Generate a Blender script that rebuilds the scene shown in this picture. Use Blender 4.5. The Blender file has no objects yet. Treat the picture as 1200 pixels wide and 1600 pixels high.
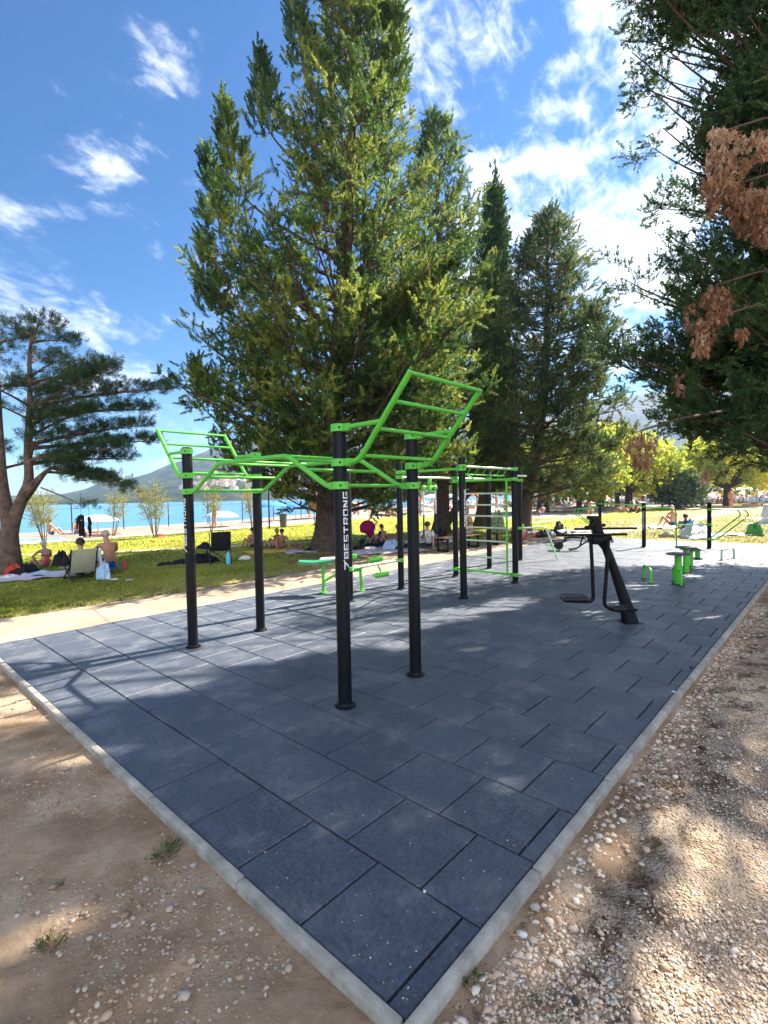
import bpy, bmesh, math, random
import numpy as np
from mathutils import Vector, Matrix

# ------------------------------------------------------------------ camera, sky, sun, exposure
SC = bpy.context.scene
COL = SC.collection
YAW, PITCH, ROLL = 0.739617, 0.0335166, -0.0196978
CAM = Vector((-1.2799, -1.1128, 1.8306))
FPX = 788.62                      # focal length in pixels of a 1200 px wide frame
RGT = Vector((math.sin(YAW), -math.cos(YAW), 0))
FWD = Vector((math.cos(YAW), math.sin(YAW), 0))
ZUP = Vector((0, 0, 1))
c_fwd = FWD*math.cos(PITCH) - ZUP*math.sin(PITCH)
c_up0 = FWD*math.sin(PITCH) + ZUP*math.cos(PITCH)
c_rgt = RGT*math.cos(ROLL) + c_up0*math.sin(ROLL)
c_up = -RGT*math.sin(ROLL) + c_up0*math.cos(ROLL)
cd = bpy.data.cameras.new('camera')
cam = bpy.data.objects.new('camera', cd); COL.objects.link(cam)
cd.sensor_fit = 'HORIZONTAL'; cd.sensor_width = 36; cd.lens = FPX/1200*36
cd.clip_start = 0.05; cd.clip_end = 20000
mw = Matrix((c_rgt, c_up, -c_fwd)).transposed().to_4x4(); mw.translation = CAM
cam.matrix_world = mw
SC.camera = cam

SUN_EL = math.radians(42.0)
SUN_DIR = Vector((1.0, -0.2, 0)).normalized()*math.cos(SUN_EL) + ZUP*math.sin(SUN_EL)
sl = bpy.data.lights.new('sun', 'SUN'); sl.energy = 5.0; sl.angle = math.radians(0.53); sl.color = (1.0, 0.93, 0.82)
so = bpy.data.objects.new('sun', sl); COL.objects.link(so)
so.rotation_euler = (-SUN_DIR).to_track_quat('-Z', 'Y').to_euler()
so.location = (30, -20, 40)

SC.view_settings.view_transform = 'Standard'
SC.view_settings.look = 'None'
SC.view_settings.exposure = 2.2
SC.view_settings.gamma = 1.0
SC.cycles.max_bounces = 8
SC.cycles.transparent_max_bounces = 8
SC.cycles.volume_bounces = 0

W = bpy.data.worlds.new('World'); SC.world = W; W.use_nodes = True
nt = W.node_tree; nt.nodes.clear()
def wn(t, **kw):
    n = nt.nodes.new(t)
    for k, v in kw.items(): setattr(n, k, v)
    return n
def wl(a, b): nt.links.new(a, b)
def wmath(op, a, b=None, c=None, clamp=False):
    n = wn('ShaderNodeMath', operation=op); n.use_clamp = clamp
    for i, x in enumerate((a, b, c)):
        if x is None: continue
        if isinstance(x, (int, float)): n.inputs[i].default_value = x
        else: wl(x, n.inputs[i])
    return n.outputs[0]
sky = wn('ShaderNodeTexSky', sky_type='NISHITA'); sky.sun_disc = False
sky.sun_elevation = SUN_EL; sky.sun_rotation = math.atan2(SUN_DIR.x, SUN_DIR.y)
sky.air_density = 1.0; sky.dust_density = 0.4; sky.ozone_density = 2.5; sky.altitude = 0
hs = wn('ShaderNodeHueSaturation'); hs.inputs['Saturation'].default_value = 3.0; hs.inputs['Hue'].default_value = 0.506
hs.inputs['Value'].default_value = 0.57
wl(sky.outputs[0], hs.inputs['Color'])
tc = wn('ShaderNodeTexCoord')
sep = wn('ShaderNodeSeparateXYZ'); wl(tc.outputs['Generated'], sep.inputs[0])
zc = wmath('MAXIMUM', sep.outputs[2], 0.0)
mp = wn('ShaderNodeMapping'); mp.inputs['Scale'].default_value = (1.0, 1.0, 1.9); mp.inputs['Rotation'].default_value = (0.25, 0.15, 0.4); mp.inputs['Location'].default_value = (3.7, 1.2, 0.4)
wl(tc.outputs['Generated'], mp.inputs[0])
n1 = wn('ShaderNodeTexNoise'); n1.inputs['Scale'].default_value = 5.2; n1.inputs['Detail'].default_value = 12; n1.inputs['Roughness'].default_value = 0.60
n1.inputs['Distortion'].default_value = 0.35
wl(mp.outputs[0], n1.inputs['Vector'])
def lobe(d, width, amp):
    d = Vector(d).normalized()
    dp = wn('ShaderNodeVectorMath', operation='DOT_PRODUCT'); wl(tc.outputs['Generated'], dp.inputs[0]); dp.inputs[1].default_value = d
    a = wmath('SUBTRACT', 1.0, dp.outputs['Value'])
    e = wmath('POWER', 2.71828, wmath('MULTIPLY', a, -1.0/width))
    return wmath('MULTIPLY', e, amp)
def pixdir(x, y):
    return (c_rgt*((x-600)/FPX) + c_up*((800-y)/FPX) + c_fwd).normalized()
lobes = [(1000, 330, .055, .11), (800, 60, .020, .12), (860, 230, .02, .06), (1000, 480, .03, .05), (1250, 60, .05, .10), (900, 175, .006, -.16), (700, 190, .006, -.05), (900, 60, .004, -.06),
         (270, 70, .0028, .075), (220, 130, .0020, .075), (120, 245, .0038, .08), (165, 300, .003, .08), (10, 400, .007, .11), (200, 530, .012, .10), (330, 500, .008, .08), (420, 420, .01, .0), (500, 60, .02, -.05), (90, 140, .03, -.09), (150, 430, .012, -.10), (120, 700, .02, .02)]
bias = lobe(-FWD*.8+ZUP*.5, 0.5, 0.22)  # unseen cloud bank behind the camera, added for whiter fill in the shade
for (x_, y_, w_, a_) in lobes: bias = wmath('ADD', bias, lobe(pixdir(x_, y_), w_, a_))
mp2 = wn('ShaderNodeMapping'); mp2.inputs['Rotation'].default_value = (.5, .3, .75); mp2.inputs['Scale'].default_value = (1.0, 3.6, 2.6)
wl(tc.outputs['Generated'], mp2.inputs[0])
n2 = wn('ShaderNodeTexNoise'); n2.inputs['Scale'].default_value = 9.0; n2.inputs['Detail'].default_value = 9; n2.inputs['Roughness'].default_value = .65; n2.inputs['Distortion'].default_value = .6
wl(mp2.outputs[0], n2.inputs['Vector'])
cl = wmath('ADD', wmath('ADD', n1.outputs['Fac'], bias), wmath('MULTIPLY', wmath('SUBTRACT', n2.outputs['Fac'], .5), .42))
ramp = wn('ShaderNodeMapRange', interpolation_type='SMOOTHSTEP'); ramp.inputs[1].default_value = 0.55; ramp.inputs[2].default_value = 0.84
wl(cl, ramp.inputs[0])
# pale milky band above the horizon
hz_ = wmath('MULTIPLY', wmath('POWER', 2.71828, wmath('MULTIPLY', zc, -11.0)), 0.55)
mixh = wn('ShaderNodeMix', data_type='RGBA'); wl(hz_, mixh.inputs['Factor'])
wl(hs.outputs[0], mixh.inputs[6]); mixh.inputs[7].default_value = (3.0, 4.2, 5.2, 1)
mixc = wn('ShaderNodeMix', data_type='RGBA'); wl(wmath('MULTIPLY', ramp.outputs[0], 0.93), mixc.inputs['Factor'])
wl(mixh.outputs[2], mixc.inputs[6]); back = lobe(-FWD*.8+ZUP*.45, 0.45, 2.2)  # the added clouds behind the camera are brightened to lift the shade
cv = wn('ShaderNodeVectorMath', operation='SCALE'); cv.inputs[0].default_value = (6.6, 6.7, 7.0); wl(wmath('ADD', back, 1.0), cv.inputs['Scale'])
wl(cv.outputs[0], mixc.inputs[7])
bg = wn('ShaderNodeBackground'); bg.inputs['Strength'].default_value = 0.056
wl(mixc.outputs[2], bg.inputs['Color'])
wo = wn('ShaderNodeOutputWorld'); wl(bg.outputs[0], wo.inputs['Surface'])

# ------------------------------------------------------------------ helpers
R = random.Random(7)
NR = np.random.default_rng(7)
PI = math.pi

def at(x, y, z=0.0):
    """the point of the horizontal plane z that photo pixel (x, y) shows"""
    d = c_rgt*((x-600)/FPX) + c_up*((800-y)/FPX) + c_fwd
    t = (z - CAM.z)/d.z
    return CAM + d*t
def at_depth(x, y, dep):
    d = c_rgt*((x-600)/FPX) + c_up*((800-y)/FPX) + c_fwd
    return CAM + d*(dep/(d.dot(FWD)))

def mat(name, color, rough=0.6, metal=0.0, var=0.0, scale=8.0, bump=0.0, bscale=60.0, spec=0.5, col2=None, detail=6, coat=0.0):
    m = bpy.data.materials.new(name); m.use_nodes = True
    t = m.node_tree; b = t.nodes['Principled BSDF']
    b.inputs['Roughness'].default_value = rough; b.inputs['Metallic'].default_value = metal
    b.inputs['Specular IOR Level'].default_value = spec
    b.inputs['Coat Weight'].default_value = coat
    col = (*color, 1)
    co = t.nodes.new('ShaderNodeTexCoord')
    if var > 0 or col2:
        n = t.nodes.new('ShaderNodeTexNoise'); n.inputs['Scale'].default_value = scale; n.inputs['Detail'].default_value = detail
        n.inputs['Roughness'].default_value = 0.65
        t.links.new(co.outputs['Object'], n.inputs['Vector'])
        mx = t.nodes.new('ShaderNodeMix'); mx.data_type = 'RGBA'
        mr = t.nodes.new('ShaderNodeMapRange'); mr.inputs[1].default_value = 0.32; mr.inputs[2].default_value = 0.68
        t.links.new(n.outputs['Fac'], mr.inputs[0]); t.links.new(mr.outputs[0], mx.inputs['Factor'])
        if col2: a, bcol = col, (*col2, 1)
        else:
            a = tuple(c*(1-var) for c in color)+(1,); bcol = tuple(min(1, c*(1+var)) for c in color)+(1,)
        mx.inputs[6].default_value = a; mx.inputs[7].default_value = bcol
        t.links.new(mx.outputs[2], b.inputs['Base Color'])
    else:
        b.inputs['Base Color'].default_value = col
    if bump > 0:
        n2 = t.nodes.new('ShaderNodeTexNoise'); n2.inputs['Scale'].default_value = bscale; n2.inputs['Detail'].default_value = 5
        t.links.new(co.outputs['Object'], n2.inputs['Vector'])
        bp = t.nodes.new('ShaderNodeBump'); bp.inputs['Strength'].default_value = bump; bp.inputs['Distance'].default_value = 0.02
        t.links.new(n2.outputs['Fac'], bp.inputs['Height']); t.links.new(bp.outputs[0], b.inputs['Normal'])
    return m

class MB:
    def __init__(s): s.v = []; s.f = []; s.m = []
    def add(s, vs, fs, mi=0):
        o = len(s.v); s.v += [tuple(v) for v in vs]; s.f += [tuple(i+o for i in f) for f in fs]; s.m += [mi]*len(fs); return s
    def box(s, c, size, rz=0.0, rot=None, bev=0.0, mi=0):
        hx, hy, hzv = (x/2 for x in size); c = Vector(c)
        Mx = rot if rot is not None else Matrix.Rotation(rz, 3, 'Z')
        if bev <= 0:
            vs = [c+Mx@Vector((x, y, z)) for x in (-hx, hx) for y in (-hy, hy) for z in (-hzv, hzv)]
            fs = [(0,1,3,2),(4,6,7,5),(0,4,5,1),(2,3,7,6),(0,2,6,4),(1,5,7,3)]
            return s.add(vs, fs, mi)
        bm = bmesh.new(); bmesh.ops.create_cube(bm, size=1)
        for v in bm.verts: v.co = Vector((v.co.x*size[0], v.co.y*size[1], v.co.z*size[2]))
        bmesh.ops.bevel(bm, geom=bm.edges[:], offset=min(bev, min(size)*.45), segments=2, affect='EDGES', profile=0.5)
        bm.verts.index_update()
        s.add([c+Mx@v.co for v in bm.verts], [[v.index for v in f.verts] for f in bm.faces], mi); bm.free(); return s
    def tube(s, pts, r, n=12, cap=True, mi=0, flat=None):
        pts = [Vector(p) for p in pts]; k = len(pts)
        rs = r if isinstance(r, (list, tuple)) else [r]*k
        tang = []
        for i in range(k):
            a = pts[max(i-1, 0)]; b = pts[min(i+1, k-1)]; t = (b-a)
            tang.append(t.normalized() if t.length > 1e-9 else Vector((0, 0, 1)))
        up = Vector((0, 0, 1)) if abs(tang[0].z) < .95 else Vector((1, 0, 0))
        nrm = (up - tang[0]*up.dot(tang[0])).normalized()
        vs = []; fs = []
        for i in range(k):
            nrm = (nrm - tang[i]*nrm.dot(tang[i]))
            nrm = nrm.normalized() if nrm.length > 1e-6 else tang[i].orthogonal().normalized()
            bn = tang[i].cross(nrm)
            for j in range(n):
                a = 2*PI*j/n
                vs.append(pts[i] + (nrm*math.cos(a) + bn*math.sin(a)*(flat or 1))*rs[i])
        for i in range(k-1):
            for j in range(n):
                fs.append((i*n+j, i*n+(j+1) % n, (i+1)*n+(j+1) % n, (i+1)*n+j))
        if cap: fs += [tuple(range(n))[::-1], tuple((k-1)*n+j for j in range(n))]
        return s.add(vs, fs, mi)
    def cyl(s, c, r, h, n=24, r2=None, mi=0, bev=0.0):
        c = Vector(c); r2 = r if r2 is None else r2
        if bev: prof = [(r-bev, 0), (r, bev), (r2, h-bev), (r2-bev, h)]
        else: prof = [(r, 0), (r2, h)]
        return s.lathe(c, prof, n, mi)
    def lathe(s, c, prof, n=24, mi=0):
        c = Vector(c); vs = []; fs = []; k = len(prof)
        for r, z in prof:
            for j in range(n):
                a = 2*PI*j/n; vs.append(c+Vector((r*math.cos(a), r*math.sin(a), z)))
        for i in range(k-1):
            for j in range(n): fs.append((i*n+j, i*n+(j+1) % n, (i+1)*n+(j+1) % n, (i+1)*n+j))
        fs += [tuple(range(n))[::-1], tuple((k-1)*n+j for j in range(n))]
        return s.add(vs, fs, mi)
    def ball(s, c, rad, seg=12, rings=8, jit=0.0, mi=0, rot=None):
        c = Vector(c); rad = rad if isinstance(rad, (tuple, list)) else (rad,)*3
        vs = []; fs = []; Mx = rot or Matrix.Identity(3)
        for i in range(rings+1):
            th = PI*i/rings
            for j in range(seg):
                ph = 2*PI*j/seg; q = 1+R.uniform(-jit, jit)
                vs.append(c+Mx@Vector((rad[0]*math.sin(th)*math.cos(ph)*q, rad[1]*math.sin(th)*math.sin(ph)*q, rad[2]*math.cos(th)*q)))
        for i in range(rings):
            for j in range(seg): fs.append((i*seg+j, (i+1)*seg+j, (i+1)*seg+(j+1) % seg, i*seg+(j+1) % seg))
        return s.add(vs, fs, mi)
    def mesh(s, name, mats, smooth=True, off=None, ang=38):
        me = bpy.data.meshes.new(name)
        vs = s.v if off is None else [(v[0]-off[0], v[1]-off[1], v[2]-off[2]) for v in s.v]
        me.from_pydata(vs, [], s.f)
        mats = mats if isinstance(mats, (list, tuple)) else [mats]
        for m in mats: me.materials.append(m)
        if len(mats) > 1: me.polygons.foreach_set('material_index', s.m)
        if smooth:
            me.polygons.foreach_set('use_smooth', [True]*len(me.polygons))
            me.set_sharp_from_angle(angle=math.radians(ang))
        me.update(); return me

def rnd(pts, rad=0.08, n=5):
    """round the corners of a polyline"""
    pts = [Vector(p) for p in pts]; out = [pts[0]]
    for i in range(1, len(pts)-1):
        a, b, c = pts[i-1], pts[i], pts[i+1]
        r1 = min(rad, (a-b).length*.45); r2 = min(rad, (c-b).length*.45)
        p, q = b+(a-b).normalized()*r1, b+(c-b).normalized()*r2
        for k in range(n+1):
            t = k/n; out.append(p*(1-t)**2 + b*2*t*(1-t) + q*t*t)
    out.append(pts[-1]); return out

def link(o, parent=None):
    COL.objects.link(o)
    if parent is not None: o.parent = parent
    return o
def tag(o, label, cat, group=None, kind=None):
    if label: o['label'] = label
    if cat: o['category'] = cat
    if group: o['group'] = group
    if kind: o['kind'] = kind
    return o
def thing(name, label, cat, loc=(0, 0, 0), rz=0.0, group=None):
    o = bpy.data.objects.new(name, None); o.empty_display_size = .2
    o.location = loc; o.rotation_euler = (0, 0, rz); COL.objects.link(o)
    return tag(o, label, cat, group)
def part(name, mb, m, parent, label=None, world=False, smooth=True, ang=38):
    off = parent.location if (world and parent is not None) else None
    me = mb if isinstance(mb, bpy.types.Mesh) else mb.mesh(name, m, smooth, off, ang)
    o = bpy.data.objects.new(name, me); link(o, parent)
    if label: o['label'] = label
    return o
def single(name, mb, m, label, cat, loc=(0, 0, 0), rz=0.0, group=None, smooth=True):
    me = mb if isinstance(mb, bpy.types.Mesh) else mb.mesh(name, m, smooth)
    o = bpy.data.objects.new(name, me); o.location = loc; o.rotation_euler = (0, 0, rz); COL.objects.link(o)
    return tag(o, label, cat, group)
def struct(name, mb, m, smooth=True):
    me = mb if isinstance(mb, bpy.types.Mesh) else mb.mesh(name, m, smooth)
    o = bpy.data.objects.new(name, me); COL.objects.link(o); o['kind'] = 'structure'; return o
def dup(root, loc, rz=None, label=None, scale=None):
    r = root.copy(); COL.objects.link(r); r.location = loc
    if rz is not None: r.rotation_euler = (0, 0, rz)
    if label: r['label'] = label
    if scale: r.scale = (scale,)*3 if isinstance(scale, (int, float)) else scale
    for ch in list(root.children):
        c = ch.copy(); COL.objects.link(c); c.parent = r
        for g in list(ch.children):
            d = g.copy(); COL.objects.link(d); d.parent = c
    return r
def fast_mesh(name, V, nper, mats, tint=None, smooth=False):
    """V: (F*nper, 3) float array, every face owns its nper vertices"""
    me = bpy.data.meshes.new(name); n = len(V); F = n//nper
    me.vertices.add(n); me.vertices.foreach_set('co', np.ascontiguousarray(V, dtype=np.float32).ravel())
    me.loops.add(n); me.loops.foreach_set('vertex_index', np.arange(n, dtype=np.int32))
    me.polygons.add(F); me.polygons.foreach_set('loop_start', np.arange(0, n, nper, dtype=np.int32))
    if tint is not None:
        a = me.attributes.new('tint', 'FLOAT', 'FACE'); a.data.foreach_set('value', np.ascontiguousarray(tint, dtype=np.float32))
    for m in (mats if isinstance(mats, (list, tuple)) else [mats]): me.materials.append(m)
    me.update(calc_edges=True); me.validate(); return me
def inst_mesh(name, TV, TF, pos, rotm, scl, m, tint=None, smooth=False):
    """copies of a template (TV verts, TF list of equal-size faces) baked into one mesh"""
    N = len(pos); nv = len(TV)
    V = np.einsum('nij,vj->nvi', rotm, TV)*scl[:, None, None] if np.ndim(scl) == 1 else np.einsum('nij,nvj->nvi', rotm, TV[None]*scl[:, None, :])
    V = (V+pos[:, None, :]).reshape(-1, 3)
    TF = np.array(TF); k = TF.shape[1]
    Fc = (TF[None]+(np.arange(N)*nv)[:, None, None]).reshape(-1)
    me = bpy.data.meshes.new(name)
    me.vertices.add(len(V)); me.vertices.foreach_set('co', V.astype(np.float32).ravel())
    me.loops.add(len(Fc)); me.loops.foreach_set('vertex_index', Fc.astype(np.int32))
    nf = len(Fc)//k; me.polygons.add(nf); me.polygons.foreach_set('loop_start', np.arange(0, nf*k, k, dtype=np.int32))
    if tint is not None:
        a = me.attributes.new('tint', 'FLOAT', 'FACE'); a.data.foreach_set('value', np.repeat(tint, len(TF)).astype(np.float32))
    if smooth: me.polygons.foreach_set('use_smooth', np.ones(nf, dtype=bool))
    me.materials.append(m); me.update(calc_edges=True); return me
def rand_rot(N, rng, up=False):
    if up:
        a = rng.uniform(0, 2*PI, N); c, s = np.cos(a), np.sin(a); z = np.zeros(N); o = np.ones(N)
        return np.stack([np.stack([c, -s, z], 1), np.stack([s, c, z], 1), np.stack([z, z, o], 1)], 1)
    q = rng.normal(size=(N, 4)); q /= np.linalg.norm(q, axis=1)[:, None]; w, x, y, z = q.T
    return np.stack([np.stack([1-2*(y*y+z*z), 2*(x*y-z*w), 2*(x*z+y*w)], 1), np.stack([2*(x*y+z*w), 1-2*(x*x+z*z), 2*(y*z-x*w)], 1),
                     np.stack([2*(x*z-y*w), 2*(y*z+x*w), 1-2*(x*x+y*y)], 1)], 1)
def axis_rot(ax, rng):
    N = len(ax); z = ax/np.linalg.norm(ax, axis=1)[:, None]
    t = rng.normal(size=(N, 3)); x = t-z*(t*z).sum(1)[:, None]; x /= np.linalg.norm(x, axis=1)[:, None]
    return np.stack([x, np.cross(z, x), z], 2)

# ------------------------------------------------------------------ materials
M_black = mat('black_powder_coat', (0.006, 0.006, 0.0065), 0.42, var=.25, scale=30, bump=.04, bscale=300, spec=.18)
M_green = mat('green_powder_coat', (0.10, 0.50, 0.035), 0.34, var=.10, scale=12, spec=.5)
M_pale = mat('pale_green_steel', (0.50, 0.62, 0.42), 0.35, metal=.3, var=.1, scale=20)
M_grip = mat('brushed_steel', (0.55, 0.55, 0.52), 0.35, metal=.8, var=.1)
M_white = mat('white_print', (0.75, 0.75, 0.75), 0.5)
M_dark = mat('dark_rubber', (0.02, 0.02, 0.022), 0.8, var=.2)
M_disc = mat('grey_rubber_top', (0.07, 0.075, 0.08), 0.7, var=.25, scale=40, bump=.2, bscale=200)
M_wood = mat('bench_wood', (0.26, 0.13, 0.07), 0.6, var=.3, scale=12)
M_skin = mat('skin', (0.50, 0.27, 0.18), 0.55, var=.08, scale=9)
M_skin2 = mat('tanned_skin', (0.42, 0.20, 0.12), 0.55, var=.08, scale=9)
M_hair_dark = mat('dark_hair', (0.025, 0.017, 0.013), 0.6, var=.4, scale=60, bump=.4, bscale=120)
M_hair_white = mat('white_hair', (0.65, 0.62, 0.55), 0.7, var=.15, scale=60, bump=.4, bscale=120)
M_hair_blond = mat('blond_hair', (0.42, 0.26, 0.10), 0.6, var=.3, scale=60, bump=.4, bscale=120)
M_hair_grey = mat('short_grey_hair', (0.40, 0.33, 0.28), 0.7, var=.2, scale=60)
def cloth(name, c, v=.15): return mat(name, c, 0.85, var=v, scale=14, bump=.25, bscale=40, spec=.2)
M_pink = cloth('pink_cloth', (0.62, 0.08, 0.11)); M_blue = cloth('blue_cloth', (0.03, 0.09, 0.30)); M_blackc = cloth('black_cloth', (0.012, 0.012, 0.014))
M_whitec = cloth('white_cloth', (0.66, 0.67, 0.68)); M_navy = cloth('navy_cloth', (0.03, 0.04, 0.07)); M_magenta = cloth('magenta_cloth', (0.68, 0.02, 0.20))
M_beige = cloth('beige_mesh_fabric', (0.40, 0.37, 0.25)); M_lblue = cloth('light_blue_cloth', (0.36, 0.50, 0.66)); M_yellow = cloth('yellow_cloth', (0.72, 0.48, 0.07))
M_lilac = cloth('lilac_cloth', (0.48, 0.44, 0.50)); M_orange = cloth('orange_cloth', (0.62, 0.20, 0.09)); M_greenc = cloth('green_cloth', (0.08, 0.30, 0.07))
M_brownc = cloth('brown_cloth', (0.24, 0.13, 0.09)); M_red = cloth('red_cloth', (0.52, 0.05, 0.03)); M_skyblue = cloth('bright_blue_cloth', (0.05, 0.20, 0.70))
M_frame = mat('dark_metal_frame', (0.03, 0.03, 0.03), 0.4, metal=.5); M_alu = mat('aluminium_frame', (0.6, 0.6, 0.62), 0.35, metal=.9)
M_cyan = mat('blue_plastic', (0.12, 0.45, 0.62), 0.3); M_conc = mat('concrete', (0.33, 0.315, 0.285), 0.85, var=.18, scale=5, bump=.3, bscale=90)

def leaf_mat(name, ca, cb, cc, trans=0.35, rough=0.55):
    m = bpy.data.materials.new(name); m.use_nodes = True; t = m.node_tree; b = t.nodes['Principled BSDF']; out = t.nodes['Material Output']
    at_ = t.nodes.new('ShaderNodeAttribute'); at_.attribute_name = 'tint'
    co = t.nodes.new('ShaderNodeTexCoord'); n = t.nodes.new('ShaderNodeTexNoise'); n.inputs['Scale'].default_value = 0.55; n.inputs['Detail'].default_value = 3
    t.links.new(co.outputs['Object'], n.inputs['Vector'])
    a = t.nodes.new('ShaderNodeMath'); a.operation = 'MULTIPLY_ADD'; t.links.new(n.outputs['Fac'], a.inputs[0]); a.inputs[1].default_value = 1.5; a.inputs[2].default_value = -0.75
    s = t.nodes.new('ShaderNodeMath'); s.operation = 'ADD'; s.use_clamp = True; t.links.new(a.outputs[0], s.inputs[0]); t.links.new(at_.outputs['Fac'], s.inputs[1])
    cr = t.nodes.new('ShaderNodeValToRGB'); e = cr.color_ramp.elements
    e[0].position = 0.05; e[0].color = (*ca, 1); e[1].position = .95; e[1].color = (*cc, 1)
    k = cr.color_ramp.elements.new(.5); k.color = (*cb, 1)
    t.links.new(s.outputs[0], cr.inputs[0]); t.links.new(cr.outputs[0], b.inputs['Base Color'])
    b.inputs['Roughness'].default_value = rough; b.inputs['Specular IOR Level'].default_value = .3
    tr = t.nodes.new('ShaderNodeBsdfTranslucent'); t.links.new(cr.outputs[0], tr.inputs['Color'])
    mx = t.nodes.new('ShaderNodeMixShader'); mx.inputs[0].default_value = trans
    t.links.new(b.outputs[0], mx.inputs[1]); t.links.new(tr.outputs[0], mx.inputs[2]); t.links.new(mx.outputs[0], out.inputs['Surface'])
    return m
L_cyp = leaf_mat('cypress_foliage', (0.024, 0.065, 0.016), (0.080, 0.150, 0.028), (0.36, 0.39, 0.065), 0.48)
L_right = leaf_mat('dark_cypress_foliage', (0.02, 0.055, 0.022), (0.048, 0.105, 0.034), (0.11, 0.155, 0.042), 0.38)
L_col = leaf_mat('columnar_cypress_foliage', (0.022, 0.062, 0.016), (0.045, 0.105, 0.024), (0.085, 0.145, 0.034), 0.34)
L_tree4 = leaf_mat('cedar_foliage', (0.036, 0.078, 0.028), (0.085, 0.135, 0.04), (0.23, 0.23, 0.06), 0.42)
L_pine = leaf_mat('pine_needles', (0.02, 0.05, 0.026), (0.04, 0.085, 0.032), (0.11, 0.135, 0.035), 0.32)
L_dead = leaf_mat('dead_brown_foliage', (.15, .07, .035), (.40, .205, .105), (.62, .43, .28), .4)
L_plane = leaf_mat('plane_tree_leaves', (.17, .26, .035), (.38, .42, .05), (.68, .57, .06), .56)
L_sap = leaf_mat('feathery_sapling_foliage', (0.16, 0.19, 0.05), (0.30, 0.29, 0.08), (0.46, 0.38, 0.11), .4)
L_grass = leaf_mat('grass_blades', (0.1, 0.14, 0.02), (0.25, 0.27, 0.035), (0.48, 0.42, 0.1), 0.42)
L_weed = leaf_mat('weed_leaves', (0.05, 0.09, 0.02), (0.09, 0.13, 0.03), (0.16, 0.17, 0.05), .3)
M_bark = mat('dark_bark', (0.055, 0.038, 0.028), 0.95, col2=(0.13, 0.09, 0.065), scale=7, bump=1.0, bscale=22, spec=.1)
M_barkp = mat('pine_bark', (0.06, 0.042, 0.033), 0.95, col2=(0.20, 0.135, 0.10), scale=5, bump=1.0, bscale=18, spec=.1)
M_stem = mat('sapling_stem', (0.17, 0.13, 0.09), 0.9, var=.3)

# ------------------------------------------------------------------ setting
def node_mat(name):
    m = bpy.data.materials.new(name); m.use_nodes = True
    return m, m.node_tree, m.node_tree.nodes['Principled BSDF']
class NG:
    def __init__(s, t): s.t = t; s.co = t.nodes.new('ShaderNodeTexCoord').outputs['Object']
    def noise(s, sc, det=6, rough=.6, vec=None, dist=0):
        n = s.t.nodes.new('ShaderNodeTexNoise'); n.inputs['Scale'].default_value = sc; n.inputs['Detail'].default_value = det
        n.inputs['Roughness'].default_value = rough; n.inputs['Distortion'].default_value = dist
        s.t.links.new(vec or s.co, n.inputs['Vector']); return n.outputs['Fac']
    def vor(s, sc, feat='F1', rnd_=1.0):
        n = s.t.nodes.new('ShaderNodeTexVoronoi'); n.feature = feat; n.inputs['Scale'].default_value = sc; n.inputs['Randomness'].default_value = rnd_
        s.t.links.new(s.co, n.inputs['Vector']); return n
    def mr(s, x, a, b, c=0.0, d=1.0, smooth=True):
        n = s.t.nodes.new('ShaderNodeMapRange'); n.interpolation_type = 'SMOOTHSTEP' if smooth else 'LINEAR'
        for i, q in enumerate((a, b, c, d)): n.inputs[i+1].default_value = q
        s.t.links.new(x, n.inputs[0]); return n.outputs[0]
    def mix(s, f, a, b, mode='MIX'):
        n = s.t.nodes.new('ShaderNodeMix'); n.data_type = 'RGBA'; n.blend_type = mode
        for i, q in ((0, f), (6, a), (7, b)):
            if isinstance(q, tuple): n.inputs[i].default_value = (*q, 1)
            elif isinstance(q, (int, float)): n.inputs[i].default_value = q
            else: s.t.links.new(q, n.inputs[i])
        return n.outputs[2]
    def math(s, op, a, b=None, c=None):
        n = s.t.nodes.new('ShaderNodeMath'); n.operation = op
        for i, q in enumerate((a, b, c)):
            if q is None: continue
            if isinstance(q, (int, float)): n.inputs[i].default_value = q
            else: s.t.links.new(q, n.inputs[i])
        return n.outputs[0]
    def xyz(s):
        n = s.t.nodes.new('ShaderNodeSeparateXYZ'); s.t.links.new(s.co, n.inputs[0]); return n.outputs
    def ramp(s, x, els):
        n = s.t.nodes.new('ShaderNodeValToRGB'); e = n.color_ramp.elements
        e[0].position, e[0].color = els[0][0], (*els[0][1], 1); e[1].position, e[1].color = els[-1][0], (*els[-1][1], 1)
        for p, c in els[1:-1]:
            k = e.new(p); k.color = (*c, 1)
        s.t.links.new(x, n.inputs[0]); return n.outputs[0]
    def bump(s, b, h, strength, dist):
        n = s.t.nodes.new('ShaderNodeBump'); n.inputs['Strength'].default_value = strength; n.inputs['Distance'].default_value = dist
        s.t.links.new(h, n.inputs['Height']); s.t.links.new(n.outputs[0], b.inputs['Normal'])

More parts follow.
